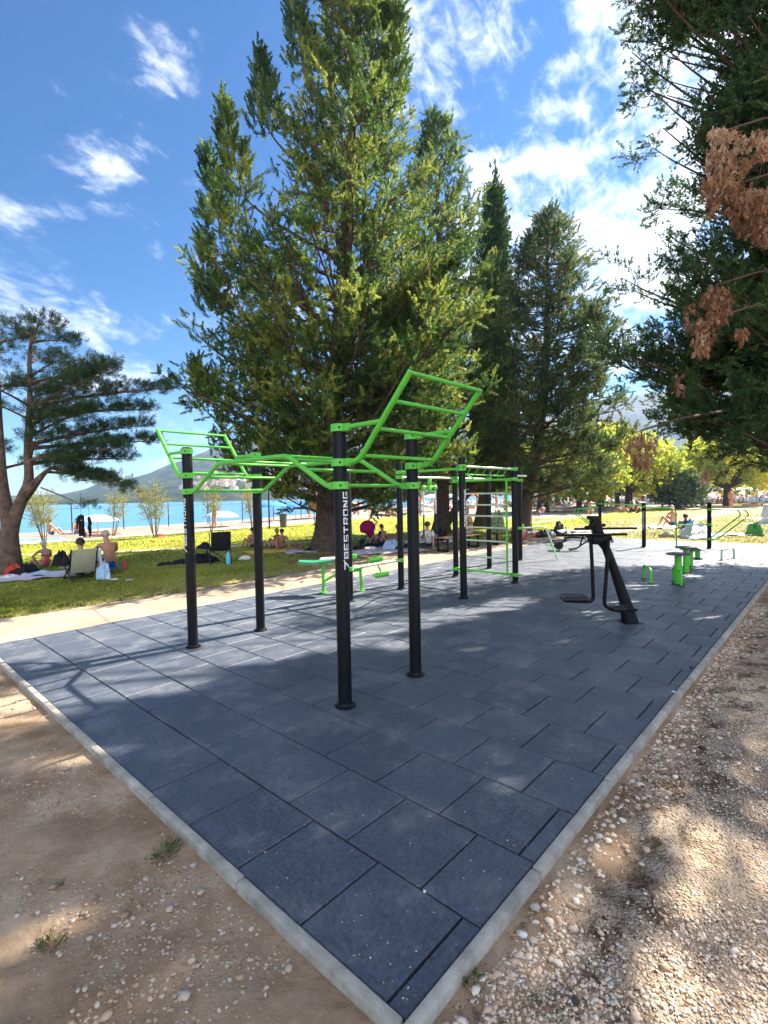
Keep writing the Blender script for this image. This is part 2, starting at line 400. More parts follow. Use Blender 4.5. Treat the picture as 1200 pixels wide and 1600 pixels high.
# bare ground: brown earth on the left of the pad, crushed limestone on its right
M_ground, t, b = node_mat('earth_and_gravel'); g = NG(t)
X = g.xyz()
edge = g.math('ADD', X[1], g.math('MULTIPLY', g.math('SUBTRACT', g.noise(2.2, 4), .5), .55))
isgr = g.mr(edge, -0.12, -0.42)                                   # 1 where the gravel strip lies (v < 0)
inleft = g.mr(X[0], -0.6, 0.1)
isgr = g.math('MULTIPLY', isgr, g.mr(g.math('ADD', g.math('MULTIPLY', X[1], -0.9), g.math('ADD', X[0], g.math('MULTIPLY', g.noise(3.0, 3), .5))), -0.35, 0.35))
earth = g.ramp(g.noise(1.6, 8, .68), [(.3, (.22, .138, .078)), (.5, (.43, .295, .185)), (.7, (.60, .455, .32))])
earth = g.mix(g.math('MULTIPLY', g.mr(g.noise(.9, 6, .7), .47, .60), .8), earth, (.27, .17, .098))
vo = g.vor(30); pebm = g.mr(vo.outputs['Distance'], .20, .12)
pebm = g.math('MULTIPLY', pebm, g.mr(g.noise(3.2, 4), .46, .62))
earth = g.mix(pebm, earth, g.ramp(vo.outputs['Color'], [(.1, (.24, .19, .14)), (.9, (.48, .43, .37))]))
vg = g.vor(62); vg2 = g.vor(150)
grc = g.ramp(vg.outputs['Color'], [(.1, (.46, .31, .20)), (.5, (.70, .52, .37)), (.9, (.80, .68, .55))])
grc = g.mix(g.mr(vg.outputs['Distance'], .30, .62), grc, (.20, .14, .09))
grc = g.mix(.35, grc, g.ramp(vg2.outputs['Color'], [(.1, (.46, .32, .21)), (.9, (.80, .66, .52))]))
dust = g.mr(g.noise(.75, 5), .50, .66)
grc = g.mix(g.math('MULTIPLY', dust, .75), grc, (.84, .62, .41))
litter = g.math('MULTIPLY', g.mr(edge, -.95, -.30), g.mr(g.noise(4.5, 6, .7), .44, .60))
grc = g.mix(litter, grc, g.ramp(g.noise(40, 4), [(.35, (.045, .028, .016)), (.65, (.16, .10, .06))]))
speck = g.vor(9); spk = g.math('MULTIPLY', g.mr(speck.outputs['Distance'], .10, .06), g.mr(g.noise(1.5, 3), .48, .56))
grc = g.mix(spk, grc, (.05, .035, .025))
t.links.new(g.mix(isgr, earth, grc), b.inputs['Base Color']); b.inputs['Roughness'].default_value = .95; b.inputs['Specular IOR Level'].default_value = .15
hgt = g.math('ADD', g.math('MULTIPLY', g.noise(22, 8, .7), .7), g.math('MULTIPLY', g.mr(vg.outputs['Distance'], 0, .6, 1, 0), g.math('MULTIPLY', isgr, .6)))
hgt = g.math('ADD', hgt, g.math('MULTIPLY', pebm, .5))
g.bump(b, hgt, 1.0, .05)

def vs_line(u):
    return np.interp(u, [-400, -50, 7, 25, 45, 62, 90, 160, 400, 1500], [52, 48, 44, 45, 52, 58, 60, 70, 120, 260])
def nz(u, v, s, seed=0):
    return (np.sin(u*s*1.3+seed)*np.cos(v*s*1.1+seed*2.1)+.5*np.sin(u*s*2.7+v*s*1.9+seed*.7)+.25*np.sin(u*s*5.3-v*s*4.7+seed))/1.75
def ground_z(u, v):
    z = -0.03 + 0*u
    near = np.exp(-((u-3)/14.)**2-((v+1)/9.)**2)
    bumps = 0.018*nz(u, v, 3.1, 1.)+0.013*nz(u, v, 9., 2.)+.009*nz(u, v, 23., 3.)
    d = np.maximum(np.maximum(-u, u-19.), np.maximum(-v, v-7.))          # distance outside the pad
    z = z + near*bumps*np.clip(d/.35, 0, 1) + np.where(d < 0, -.02, 0)
    sh = vs_line(u)
    k = np.clip((v-28)/(sh-28), 0, 2.5)
    z = z - .47*np.clip(k, 0, 1)**1.3 - 3*np.clip(k-1, 0, 1.5)
    return z
def axis(fine_a, fine_b, st, lo, hi):
    a = list(np.arange(fine_a, fine_b+1e-6, st)); s = st; x = fine_b
    while x < hi: s *= 1.13; x += s; a.append(x)
    s = st; x = fine_a; pre = []
    while x > lo: s *= 1.13; x -= s; pre.append(x)
    return np.array(pre[::-1]+a)
def sheet(name, us, vs, zf, m):
    U, V = np.meshgrid(us, vs, indexing='ij'); Z = zf(U, V)
    P = np.stack([U, V, Z], -1).reshape(-1, 3); nu, nv = len(us), len(vs)
    i = np.arange(nu*nv).reshape(nu, nv)
    F = np.stack([i[:-1, :-1], i[1:, :-1], i[1:, 1:], i[:-1, 1:]], -1).reshape(-1, 4)
    me = bpy.data.meshes.new(name); me.vertices.add(len(P)); me.vertices.foreach_set('co', P.astype(np.float32).ravel())
    me.loops.add(F.size); me.loops.foreach_set('vertex_index', F.ravel().astype(np.int32)); me.polygons.add(len(F))
    me.polygons.foreach_set('loop_start', np.arange(0, F.size, 4, dtype=np.int32)); me.polygons.foreach_set('use_smooth', np.ones(len(F), dtype=bool))
    me.materials.append(m); me.update(calc_edges=True); return struct(name, me, m)
sheet('ground', axis(-2.5, 6, .045, -500, 800), axis(-3.2, 8, .045, -700, 440), ground_z, M_ground)

# rubber floor tiles
M_pad, t, b = node_mat('rubber_tiles'); g = NG(t)
an = t.nodes.new('ShaderNodeAttribute'); an.attribute_name = 'tint'
base = g.mix(g.noise(1.3, 6, .65), (.035, .047, .070), (.066, .080, .105))
base = g.mix(g.math('MULTIPLY', an.outputs['Fac'], .75), base, (.018, .026, .046))
gran = g.vor(260); base = g.mix(g.mr(gran.outputs['Color'], .2, .9, 0, .30, False), base, (.13, .14, .155))
dst = g.math('MULTIPLY', g.mr(g.noise(2.3, 9, .75), .46, .66), .60)
base = g.mix(dst, base, (.20, .20, .20))
mot = g.mr(g.noise(38, 8, .8), .38, .62); base = g.mix(.30, base, g.ramp(mot, [(.0, (.012, .018, .034)), (1, (.14, .155, .19))]))
sc_ = g.math('MULTIPLY', g.mr(g.noise(7.5, 9, .75, dist=1.5), .60, .70), .5)
base = g.mix(sc_, base, (.22, .21, .20))
t.links.new(base, b.inputs['Base Color']); b.inputs['Roughness'].default_value = .50; b.inputs['Specular IOR Level'].default_value = .55
g.bump(b, g.math('ADD', g.noise(420, 3), g.math('MULTIPLY', g.noise(60, 4), .5)), .5, .004)
T = .5; Vs = []; tint = []
rr = random.Random(3)
for i in range(38):
    u0, u1 = i*T, (i+1)*T
    off = (.195 if i % 2 == 0 else .67)*T + rr.uniform(-.006, .006)
    cuts = [0.0]+[off+k*T for k in range(14) if 0.02 < off+k*T < 6.98]+[7.0]
    for a, c in zip(cuts[:-1], cuts[1:]):
        gp = .0062; bv = .004
        x0, x1, y0, y1 = u0+gp, u1-gp, a+gp, c-gp
        dz = rr.uniform(-.0018, .0012); tz = [dz+rr.uniform(-.0012, .0012) for _ in range(4)]
        jt = lambda: rr.uniform(-.0012, .0012)
        x0, x1, y0, y1 = x0+jt(), x1+jt(), y0+jt(), y1+jt()
        o = [(x0, y0), (x1, y0), (x1, y1), (x0, y1)]; q = [(x0+bv, y0+bv), (x1-bv, y0+bv), (x1-bv, y1-bv), (x0+bv, y1-bv)]
        top = [(p[0], p[1], tz[k]) for k, p in enumerate(q)]; mid = [(p[0], p[1], tz[k]-.005) for k, p in enumerate(o)]; low = [(p[0], p[1], -.03) for p in o]
        Vs += top
        for k in range(4):
            k2 = (k+1) % 4; Vs += [top[k], mid[k], mid[k2], top[k2]]; Vs += [mid[k], low[k], low[k2], mid[k2]]
        tint += [rr.random()]*9
me = fast_mesh('rubber_floor', np.array(Vs), 4, M_pad, np.array(tint)); pad = struct('rubber_floor', me, M_pad)
mb = MB(); mb.box((9.5, 3.5, -.037), (19, 7, .02)); struct('rubber_floor_bed', mb, M_dark, False)

# concrete kerb round the pad
kb = MB()
def kerb_run(p0, p1, inner):
    p0, p1 = Vector(p0), Vector(p1); d = (p1-p0); L = d.length; d.normalize(); rz = math.atan2(d.y, d.x); x = 0
    first = True
    while x < L-.01:
        l = min(1.0, L-x); c = p0+d*(x+l/2)
        kb.box((c.x+rr.uniform(-.002, .002), c.y+rr.uniform(-.002, .002), -.055+rr.uniform(-.002, .002)), (l-.009, .052, .14), rz+rr.uniform(-.003, .003), bev=.010); x += l
kerb_run((-.058, -.030, 0), (19.03, -.030, 0), 1); kerb_run((-.030, 0, 0), (-.030, 7.03, 0), 1)
M_kerb = mat('kerb_concrete', (.24, .215, .17), .9, col2=(.46, .42, .355), scale=7, bump=.4, bscale=120, spec=.2)
struct('kerb_edging', kb, M_kerb)

# pale path beside the pad, lawn, lawn paths
def blob_sheet(name, poly, z, m, step=.25, wob=.12, seed=1, sub=1):
    """a flat sheet with a slightly ragged outline"""
    rg = random.Random(seed); out = []
    for i in range(len(poly)):
        a, c = Vector((*poly[i], 0)), Vector((*poly[(i+1) % len(poly)], 0)); L = (c-a).length; n = max(1, min(400, int(L/step)))
        nr = Vector((-(c-a).y, (c-a).x, 0)).normalized()
        for k in range(n):
            p = a.lerp(c, k/n); w = wob*(math.sin(p.x*2.1+seed)+math.sin(p.y*1.7+p.x*.6+seed*2))*.4 + rg.uniform(-.3, .3)*wob
            out.append(p+nr*w)
    bm = bmesh.new(); vs = [bm.verts.new((p.x, p.y, z)) for p in out]
    es = [bm.edges.new((vs[i], vs[(i+1) % len(vs)])) for i in range(len(vs))]
    bmesh.ops.triangle_fill(bm, use_beauty=True, edges=es)
    bmesh.ops.recalc_face_normals(bm, faces=bm.faces[:])
    for f in bm.faces:
        if f.normal.z < 0: f.normal_flip()
    me = bpy.data.meshes.new(name); bm.to_mesh(me); bm.free(); me.materials.append(m); return struct(name, me, m)
M_path, t, b = node_mat('worn_concrete_path'); g = NG(t)
c = g.ramp(g.noise(1.1, 8, .65), [(.3, (.22, .16, .105)), (.55, (.31, .245, .18)), (.75, (.37, .31, .245))])
v = g.vor(24); c = g.mix(g.math('MULTIPLY', g.mr(v.outputs['Distance'], .2, .1), .5), c, (.55, .50, .44))
crk = g.vor(.55, 'DISTANCE_TO_EDGE'); c = g.mix(g.mr(g.math('ADD', crk.outputs['Distance'], g.math('MULTIPLY', g.noise(9, 3), .012)), .016, .009), c, (.17, .12, .08))
t.links.new(c, b.inputs['Base Color']); b.inputs['Roughness'].default_value = .95; b.inputs['Specular IOR Level'].default_value = .2
g.bump(b, g.noise(40, 6), .6, .02)
blob_sheet('path', [(-30, 6.98), (19.6, 6.98), (24, 5.8), (30, 5.4), (30.2, 6.2), (24, 7.0), (20, 8.5), (6, 8.72), (3.5, 8.5), (0, 8.9), (-30, 9.3)], -.012, M_path, seed=4, wob=.10)

M_lawn, t, b = node_mat('lawn'); g = NG(t)
n1_ = g.noise(.35, 7, .6); n2_ = g.noise(6, 8, .7)
c = g.ramp(n1_, [(.30, (.20, .25, .022)), (.48, (.33, .36, .036)), (.62, (.46, .42, .06)), (.75, (.56, .45, .15))])
c = g.mix(.45, c, g.ramp(n2_, [(.3, (.12, .16, .016)), (.55, (.32, .30, .04)), (.75, (.54, .45, .14))]))
X = g.xyz()
dx = g.math('DIVIDE', g.math('SUBTRACT', X[0], 11.6), 4.6); dy = g.math('DIVIDE', g.math('SUBTRACT', X[1], 9.9), 1.9)
rad = g.math('ADD', g.math('ADD', g.math('MULTIPLY', dx, dx), g.math('MULTIPLY', dy, dy)), g.math('MULTIPLY', g.math('SUBTRACT', g.noise(1.2, 5), .5), 1.6))
c = g.mix(g.mr(rad, 1.15, .65), c, g.ramp(g.noise(9, 6, .7), [(.35, (.12, .075, .04)), (.65, (.26, .175, .10))]))   # bare soil under the big tree
wear = g.math('MULTIPLY', g.mr(g.math('ADD', X[1], g.math('MULTIPLY', g.noise(2.2, 5), 1.5)), 10.6, 9.6), .75)
c = g.mix(wear, c, (.33, .26, .15))
t.links.new(c, b.inputs['Base Color']); b.inputs['Roughness'].default_value = .9; b.inputs['Specular IOR Level'].default_value = .15
g.bump(b, g.math('ADD', g.noise(30, 6, .8), g.math('MULTIPLY', n2_, 1.0)), 1.0, .06)
blob_sheet('lawn', [(-60, 9.2), (-30, 9.3), (0, 8.8), (3.5, 8.5), (6, 8.72), (12, 8.62), (19.9, 8.4), (24, 6.9), (19.1, 6.7), (19.06, -.1), (26, -10), (60, -16), (130, -30), (130, 26), (45, 26.2), (33, 26.6), (25, 26.8), (15, 25.4), (5, 25.2), (-60, 24.2)], -.004, M_lawn, seed=2, wob=.14)
M_sand = mat('pale_sandy_path', (.40, .33, .22), .95, col2=(.56, .49, .36), scale=2.2, bump=.4, bscale=40, spec=.15)
def ribbon(name, pts, w, z, m, seed):
    L = []; Rr = []
    for i, p in enumerate(pts):
        a = Vector((*pts[max(0, i-1)], 0)); c = Vector((*pts[min(len(pts)-1, i+1)], 0)); d = (c-a).normalized(); n = Vector((-d.y, d.x, 0)); q = Vector((*p, 0))
        L.append(q+n*w/2); Rr.append(q-n*w/2)
    return blob_sheet(name, [(p.x, p.y) for p in Rr]+[(p.x, p.y) for p in L[::-1]], z, m, seed=seed, wob=.10)
ribbon('lawn_path', [(-25, 34.0), (-6, 24.6), (3.1, 20.1), (5.4, 18.3), (8.3, 16.45), (11.4, 14.7), (13.6, 13.9), (17, 13.2), (26, 12.6), (40, 13)], .55, .001, M_sand, 5)
ribbon('lawn_footpath', [(19.5, 7.3), (25, 6.15), (33, 5.65), (53, 5.5), (80, 4.2)], 1.2, .001, M_sand, 6)
M_prom = mat('promenade_paving', (.50, .46, .40), .9, var=.12, scale=3, bump=.2)
ribbon('promenade', [(-80, 25.3), (5, 26.0), (15, 26.3), (25, 27.6), (33, 27.6), (45, 27.2), (90, 29), (140, 34)], 1.5, .012, M_prom, 8)
M_beach, t, b = node_mat('pebble_beach'); g = NG(t)
c = g.ramp(g.noise(.5, 8, .7), [(.3, (.15, .115, .09)), (.6, (.25, .205, .165)), (.75, (.34, .29, .25))])
t.links.new(c, b.inputs['Base Color']); b.inputs['Roughness'].default_value = .95; g.bump(b, g.noise(14, 6, .8), .7, .05)
us = np.concatenate([np.arange(-80, 140, 2.0)]); vv = np.linspace(0, 1, 14)
U, K = np.meshgrid(us, vv, indexing='ij'); v0 = np.interp(us, [-80, 5, 15, 25, 33, 45, 90, 140], [26.0, 26.7, 27.0, 28.3, 28.3, 27.9, 29.7, 34.7])[:, None]
Vv = v0+(vs_line(U)+6-v0)*K; Zb = ground_z(U, Vv)+.045
bmv = np.stack([U, Vv, Zb], -1).reshape(-1, 3); mb = MB(); nv = len(vv)
mb.add(bmv, [(i*nv+j, (i+1)*nv+j, (i+1)*nv+j+1, i*nv+j+1) for i in range(len(us)-1) for j in range(nv-1)]); struct('beach', mb, M_beach)
blob_sheet('beach_gravel', [(31, 24), (29.5, 15), (34, 13.6), (44, 13.2), (77, 7.5), (125, 4), (125, 25.8), (45, 26.1), (34, 26.3)], .003, M_beach, seed=9, wob=.3, step=1)

# sea
M_sea, t, b = node_mat('sea'); g = NG(t)
mpn = t.nodes.new('ShaderNodeMapping'); mpn.inputs['Rotation'].default_value = (0, 0, .55); mpn.inputs['Scale'].default_value = (.35, 1.5, 1); t.links.new(g.co, mpn.inputs[0])
wv = g.noise(1.1, 6, .6, mpn.outputs[0]); big = g.noise(.02, 4, .6, mpn.outputs[0])
t.links.new(g.mix(big, (.045, .15, .25), (.08, .215, .315)), b.inputs['Base Color']); b.inputs['Roughness'].default_value = .22; b.inputs['IOR'].default_value = 1.33
b.inputs['Specular IOR Level'].default_value = .35
g.bump(b, wv, .8, .35)
mb = MB(); mb.add([(-1650, 20, -.5), (1650, 20, -.5), (1650, 1650, -.5), (-1650, 1650, -.5)], [(0, 1, 2, 3)]); struct('sea', mb, M_sea, False)

# hills across the bay
M_hill, t, b = node_mat('hill_scrub'); g = NG(t)
X = g.xyz()
c = g.ramp(g.noise(.045, 10, .72), [(.36, (.010, .024, .012)), (.48, (.022, .042, .018)), (.56, (.055, .068, .036)), (.66, (.13, .12, .09))])
bare = g.mr(g.math('ADD', X[2], g.math('MULTIPLY', g.noise(.012, 7, .7), 80)), 100, 180)
c = g.mix(g.math('MULTIPLY', bare, .7), c, (.095, .085, .078))
t.links.new(c, b.inputs['Base Color']); b.inputs['Roughness'].default_value = .95; b.inputs['Specular IOR Level'].default_value = .1
g.bump(b, g.noise(.1, 8, .75), 1.0, 8)
pxs = [-2600, -600, -200, 0, 100, 135, 160, 190, 235, 270, 300, 330, 380, 450, 560, 700, 850, 960, 1100, 1300, 1700, 2600]
elv = [.04, .03, .020, .012, .014, .022, .034, .036, .050, .068, .082, .094, .118, .150, .165, .150, .16, .170, .175, .18, .18, .17]
az = np.linspace(-1.15, 1.25, 420); rs = np.array(list(np.linspace(440, 650, 18))+list(np.linspace(675, 1200, 34))+list(np.linspace(1250, 1600, 8)))
A, Rm = np.meshgrid(az, rs, indexing='ij')
pxa = 600+FPX*np.tan(np.clip(A, -1.4, 1.4)); E_ = np.interp(pxa, pxs, elv)
k = np.clip((Rm-440)/(1150-440), 0, 1); shape = .10*np.clip((Rm-440)/60, 0, 1)+.90*(k*k*(3-2*k))*np.where(Rm > 1150, 1-((Rm-1150)/750)**2, 1)
Uh = CAM.x+Rm*(np.cos(A)*FWD.x+np.sin(A)*RGT.x); Vh = CAM.y+Rm*(np.cos(A)*FWD.y+np.sin(A)*RGT.y)
ridge = nz(Uh, Vh, .0122, 3)*.5+nz(Uh, Vh, .034, 5)*.3+nz(Uh, Vh, .082, 8)*.2
Zh = 1150*E_*.93*shape*(1+.20*ridge*np.clip(1.25-k, .25, 1)) - 3*np.clip(1-(Rm-440)/8, 0, 1)
mb = MB(); nr_ = len(rs)
mb.add(np.stack([Uh, Vh, Zh], -1).reshape(-1, 3), [(i*nr_+j, i*nr_+j+1, (i+1)*nr_+j+1, (i+1)*nr_+j) for i in range(len(az)-1) for j in range(nr_-1)]); struct('hills', mb, M_hill)
def hill_z(u, v):
    d = Vector((u-CAM.x, v-CAM.y, 0)); r = d.length; a = math.atan2(d.dot(RGT), d.dot(FWD))
    i = int(np.clip(np.searchsorted(az, a), 1, len(az)-1)); j = int(np.clip(np.searchsorted(rs, r), 1, len(rs)-1)); return float(Zh[i, j])

# haze over the bay
hm = bpy.data.materials.new('haze'); hm.use_nodes = True; t = hm.node_tree; t.nodes.clear()
pv_ = t.nodes.new('ShaderNodeVolumePrincipled'); pv_.inputs['Color'].default_value = (.46, .66, 1.0, 1); pv_.inputs['Density'].default_value = 0.00030; pv_.inputs['Anisotropy'].default_value = .3
ou = t.nodes.new('ShaderNodeOutputMaterial'); t.links.new(pv_.outputs[0], ou.inputs['Volume'])
mb = MB(); mb.box((0, 300, 118), (3600, 3600, 256)); hz = bpy.data.objects.new('haze', mb.mesh('haze', hm, False)); COL.objects.link(hz); hz['kind'] = 'stuff'
hz['label'] = 'thin pale blue haze in the air over the bay'

# ------------------------------------------------------------------ trees
def leaf_template(rng, n, ln=(.34, .52), wd=.13, ang=(25, 65), up=True):
    """one spray: n kite-shaped leaflets along a unit axis +Z"""
    V = []
    for i in range(n):
        tt = (i+rng.random()*.8)/n; az_ = i*2.399+rng.uniform(-.5, .5); th = math.radians(rng.uniform(*ang))*(1-.45*tt)
        d = np.array([math.sin(th)*math.cos(az_), math.sin(th)*math.sin(az_), math.cos(th)])
        b = np.array([0, 0, tt*.75]); L = rng.uniform(*ln)*(1.05-.45*tt); w = wd*rng.uniform(.7, 1.2)
        s = np.cross(d, rng.normal(size=3)); s /= np.linalg.norm(s)
        V += [b, b+d*L*.5+s*w*.5, b+d*L, b+d*L*.5-s*w*.5]
    return np.array(V)
def foliage(name, pos, ax, scl, m, parent, seed, n=12, tintv=None, label=None, **kw):
    rng = np.random.default_rng(seed); pos = np.array(pos); ax = np.array(ax); scl = np.array(scl); N = len(pos)
    tm = [leaf_template(rng, n, **kw) for _ in range(5)]; pick = rng.integers(0, 5, N); rot = axis_rot(ax, rng)
    VV = []; TT = []
    ti = rng.uniform(.15, .85, N) if tintv is None else np.clip(np.array(tintv)+rng.uniform(-.18, .18, N), 0, 1)
    for k in range(5):
        s = pick == k
        if not s.any(): continue
        V = np.einsum('nij,vj->nvi', rot[s], tm[k])*scl[s][:, None, None]+pos[s][:, None, :]
        VV.append(V.reshape(-1, 3)); TT.append((np.repeat(ti[s], n)+rng.uniform(-.1, .1, s.sum()*n)))
    me = fast_mesh(name, np.concatenate(VV), 4, m, np.concatenate(TT))
    o = bpy.data.objects.new(name, me); link(o, parent)
    if label: o['label'] = label
    return o
def curve3(p0, p1, p2, n):
    return [p0*(1-t)**2+p1*2*t*(1-t)+p2*t*t for t in [i/n for i in range(n+1)]]
CR = np.array(RGT); CF = np.array(FWD)
def conifer(name, label, cat, base, H, axisx, table, nl, m_leaf, m_bark, r0, seed, zlow, plume=(.30, .5), leafn=12, leaf_kw=None, el=(28, 55), brl=.30, brn=13, pln=.22,
            group=None, extra_trunks=(), lowskip=None, gap=None, dens=1.0, taper=.12, pw=1.3, tintfn=None, spires=(), extra=None, rvar=(.62, 1.08), holes=None):
    """axisx: [(z, offset to camera right, offset forward)]; table: [(z, reach left, reach right, reach front/back)]"""
    rg = random.Random(seed); root = thing(name, label, cat, base, 0, group)
    az_ = [a[0] for a in axisx]; axr = [a[1] for a in axisx]; axf = [a[2] if len(a) > 2 else 0 for a in axisx]
    def ax(z): return RGT*float(np.interp(z, az_, axr))+FWD*float(np.interp(z, az_, axf))+ZUP*z
    tz = [q[0] for q in table]; tl = [q[1] for q in table]; tr = [q[2] for q in table]; tf = [q[3] if len(q) > 3 else (q[1]+q[2])/2 for q in table]; tb_ = [q[4] if len(q) > 4 else tf[i] for i, q in enumerate(table)]
    def reach(z, d):
        c = d.dot(RGT); rm = float(np.interp(z, tz, tf if d.dot(FWD) < 0 else tb_)); rs_ = float(np.interp(z, tz, tr if c > 0 else tl)); w = abs(c)**pw
        return rm*(1-w)+rs_*w
    tb = MB()
    def trunk(pts, ra, rb):
        n = 26; P_ = []; r_ = []
        for i in range(n+1):
            tt = i/n; P_.append(pts(tt)); q = ra*(1-tt)+rb*tt
            r_.append(q*(1+.75*math.exp(-tt*H/.45))*(1+.06*math.sin(i*1.9+seed)))
        tb.tube(P_, r_, 14)
    trunk(lambda t: ax(-.15+t*(H*.97+.15)), r0, r0*.06)
    for (p, rr_) in extra_trunks:
        n = len(p); tb.tube(rnd([Vector(q) for q in p], .8, 6), [rr_*(1-.8*i/(6*(n-2)+n)) for i in range(len(rnd([Vector(q) for q in p], .8, 6)))], 12)
    PO = []; AX = []; SC_ = []; TI = []
    def in_hole(p, m_=0.0):
        if not holes: return False
        w = p+Vector(base)
        for (gx, gy, r_) in holes:
            q = w-Vector((gx, gy, 0)); 
            if (q-SUN_DIR*q.dot(SUN_DIR)).length < r_+m_: return True
        return False
    def spray(p, d, s):
        PO.append(tuple(p)); AX.append(tuple(d)); SC_.append(s)
        TI.append(tintfn(p) if tintfn else rg.uniform(.2, .8))
    gold = 2.399963
    ne = extra[0] if extra else 0
    for i in range(nl+ne):
        tt = (i+.5)/nl if i < nl else extra[3]*rg.random(); z1 = zlow+(H-zlow)*(1-(1-tt)**1.0)
        a = i*gold+rg.uniform(-.5, .5) if i < nl else extra[1]+rg.gauss(0, extra[2]); d = (RGT*math.cos(a)+FWD*math.sin(a))
        Rr = reach(z1, d)*rg.uniform(*rvar)
        if Rr < .15: continue
        if gap and gap(z1, a, d, rg): continue
        e = math.radians(rg.uniform(*el))*(.55+.45*tt if tt < .4 else 1)
        z0 = max(z1-Rr*math.tan(e), min(.55*z1, z1*.9), 1.2 if zlow > 1.2 else .6)
        p0 = ax(z0); tip = ax(z1); tip = Vector((tip.x, tip.y, 0))+d*Rr+ZUP*z1
        midp = p0.lerp(tip, .55)+d*Rr*.12-ZUP*(z1-z0)*.14+Vector((rg.uniform(-.3, .3), rg.uniform(-.3, .3), rg.uniform(-.2, .2)))*min(1, Rr*.3)
        cv_ = curve3(p0, midp, tip, 9)
        rb = min(.10, .016+.013*Rr)*(r0/.4)**.5*(.62 if holes else 1); tw_ = .007 if holes else .012
        if holes and i >= nl*.35 and sum(in_hole(c_, .05) for c_ in cv_[2:]) > 3: continue
        tb.tube(cv_, [rb*(1-.85*q/9) for q in range(10)], 6, cap=False)
        nb = max(3, int(.66*brn*(.35+.65*Rr/4.0)*dens))
        for j in range(nb):
            s = .22+.78*(j+rg.random())/nb
            k = min(8, int(s*9)); f = s*9-k; p = cv_[k].lerp(cv_[k+1], f); ld = (cv_[k+1]-cv_[k]).normalized()
            lat = ld.cross(ZUP); lat = lat.normalized() if lat.length > .01 else RGT
            bd = (ld*rg.uniform(.3, .9)+lat*rg.uniform(-1, 1)+ZUP*rg.uniform(-.25, .75)).normalized()
            bl = (brl*(1.15-.75*s)*min(Rr, 4.5)+.28)*rg.uniform(.6, 1.2)
            q1 = p+bd*bl
            if not (in_hole(p.lerp(q1, .5), .1) or in_hole(p.lerp(q1, .95), .1)): tb.tube([p, p.lerp(q1, .5)+ZUP*bl*.05, q1], [tw_, tw_*.7, .003], 4, cap=False)
            npl = max(3, int(bl/pln*1.55))
            for u in range(npl):
                uu = .42+.62*rg.random()**.8; pp_ = p.lerp(q1, uu)+Vector((rg.gauss(0, .10), rg.gauss(0, .10), rg.gauss(0, .09)))
                dd = bd*rg.uniform(.4, 1)+ZUP*rg.uniform(-.45, .9)+Vector((rg.gauss(0, .5), rg.gauss(0, .5), rg.gauss(0, .4)))
                spray(pp_, dd.normalized(), rg.uniform(*plume)*(1.05-.3*uu))
    for (rt_, zt_, rb_, zb_, w_, f_) in spires:
        tp, bs = RGT*rt_+FWD*f_+ZUP*zt_, RGT*rb_+FWD*f_+ZUP*zb_
        cv_ = curve3(ax(zb_-2.0), ax(zb_-2.0).lerp(bs, .8)-ZUP*.4, bs, 6)+[bs.lerp(tp, .5), tp]
        tb.tube(cv_, [.075*(1-.9*q/8) for q in range(9)], 6, cap=False)
        L_ = zt_-zb_
        for k in range(int(120*L_*w_*dens)+20):
            u = rg.random()**1.15; p = bs.lerp(tp, u); q = w_*(1-u)**.8*rg.random()**.5; a = rg.uniform(0, 2*PI)
            spray(p+Vector((q*math.cos(a), q*math.sin(a), rg.uniform(-.2, .1))), Vector((math.cos(a)*.5+rg.gauss(0, .25), math.sin(a)*.5+rg.gauss(0, .25), 1)).normalized(), rg.uniform(*plume))
    # leader
    for i in range(int(26*dens)):
        z = H*(.88+.13*rg.random()); spray(ax(z)+Vector((rg.gauss(0, .12), rg.gauss(0, .12), 0)), Vector((rg.gauss(0, .3), rg.gauss(0, .3), 1)).normalized(), rg.uniform(*plume))
    part('trunk', tb, m_bark, root)
    if holes:                          # openings in the crown that let patches of sun through
        P_ = np.array(PO)+np.array(base); sd = np.array(SUN_DIR); keep = np.ones(len(P_), bool)
        for (gx, gy, r_) in holes:
            q = P_-np.array((gx, gy, 0)); dist = np.linalg.norm(q-(q@sd)[:, None]*sd, axis=1); keep &= dist > .06+r_*(1+.35*np.sin(P_[:, 2]*3.1+gx*7))
        PO, AX, SC_, TI = (list(np.array(q)[keep]) for q in (PO, AX, SC_, TI))
    foliage('crown', PO, AX, SC_, m_leaf, root, seed, leafn, TI, **(leaf_kw or {}))
    return root, ax

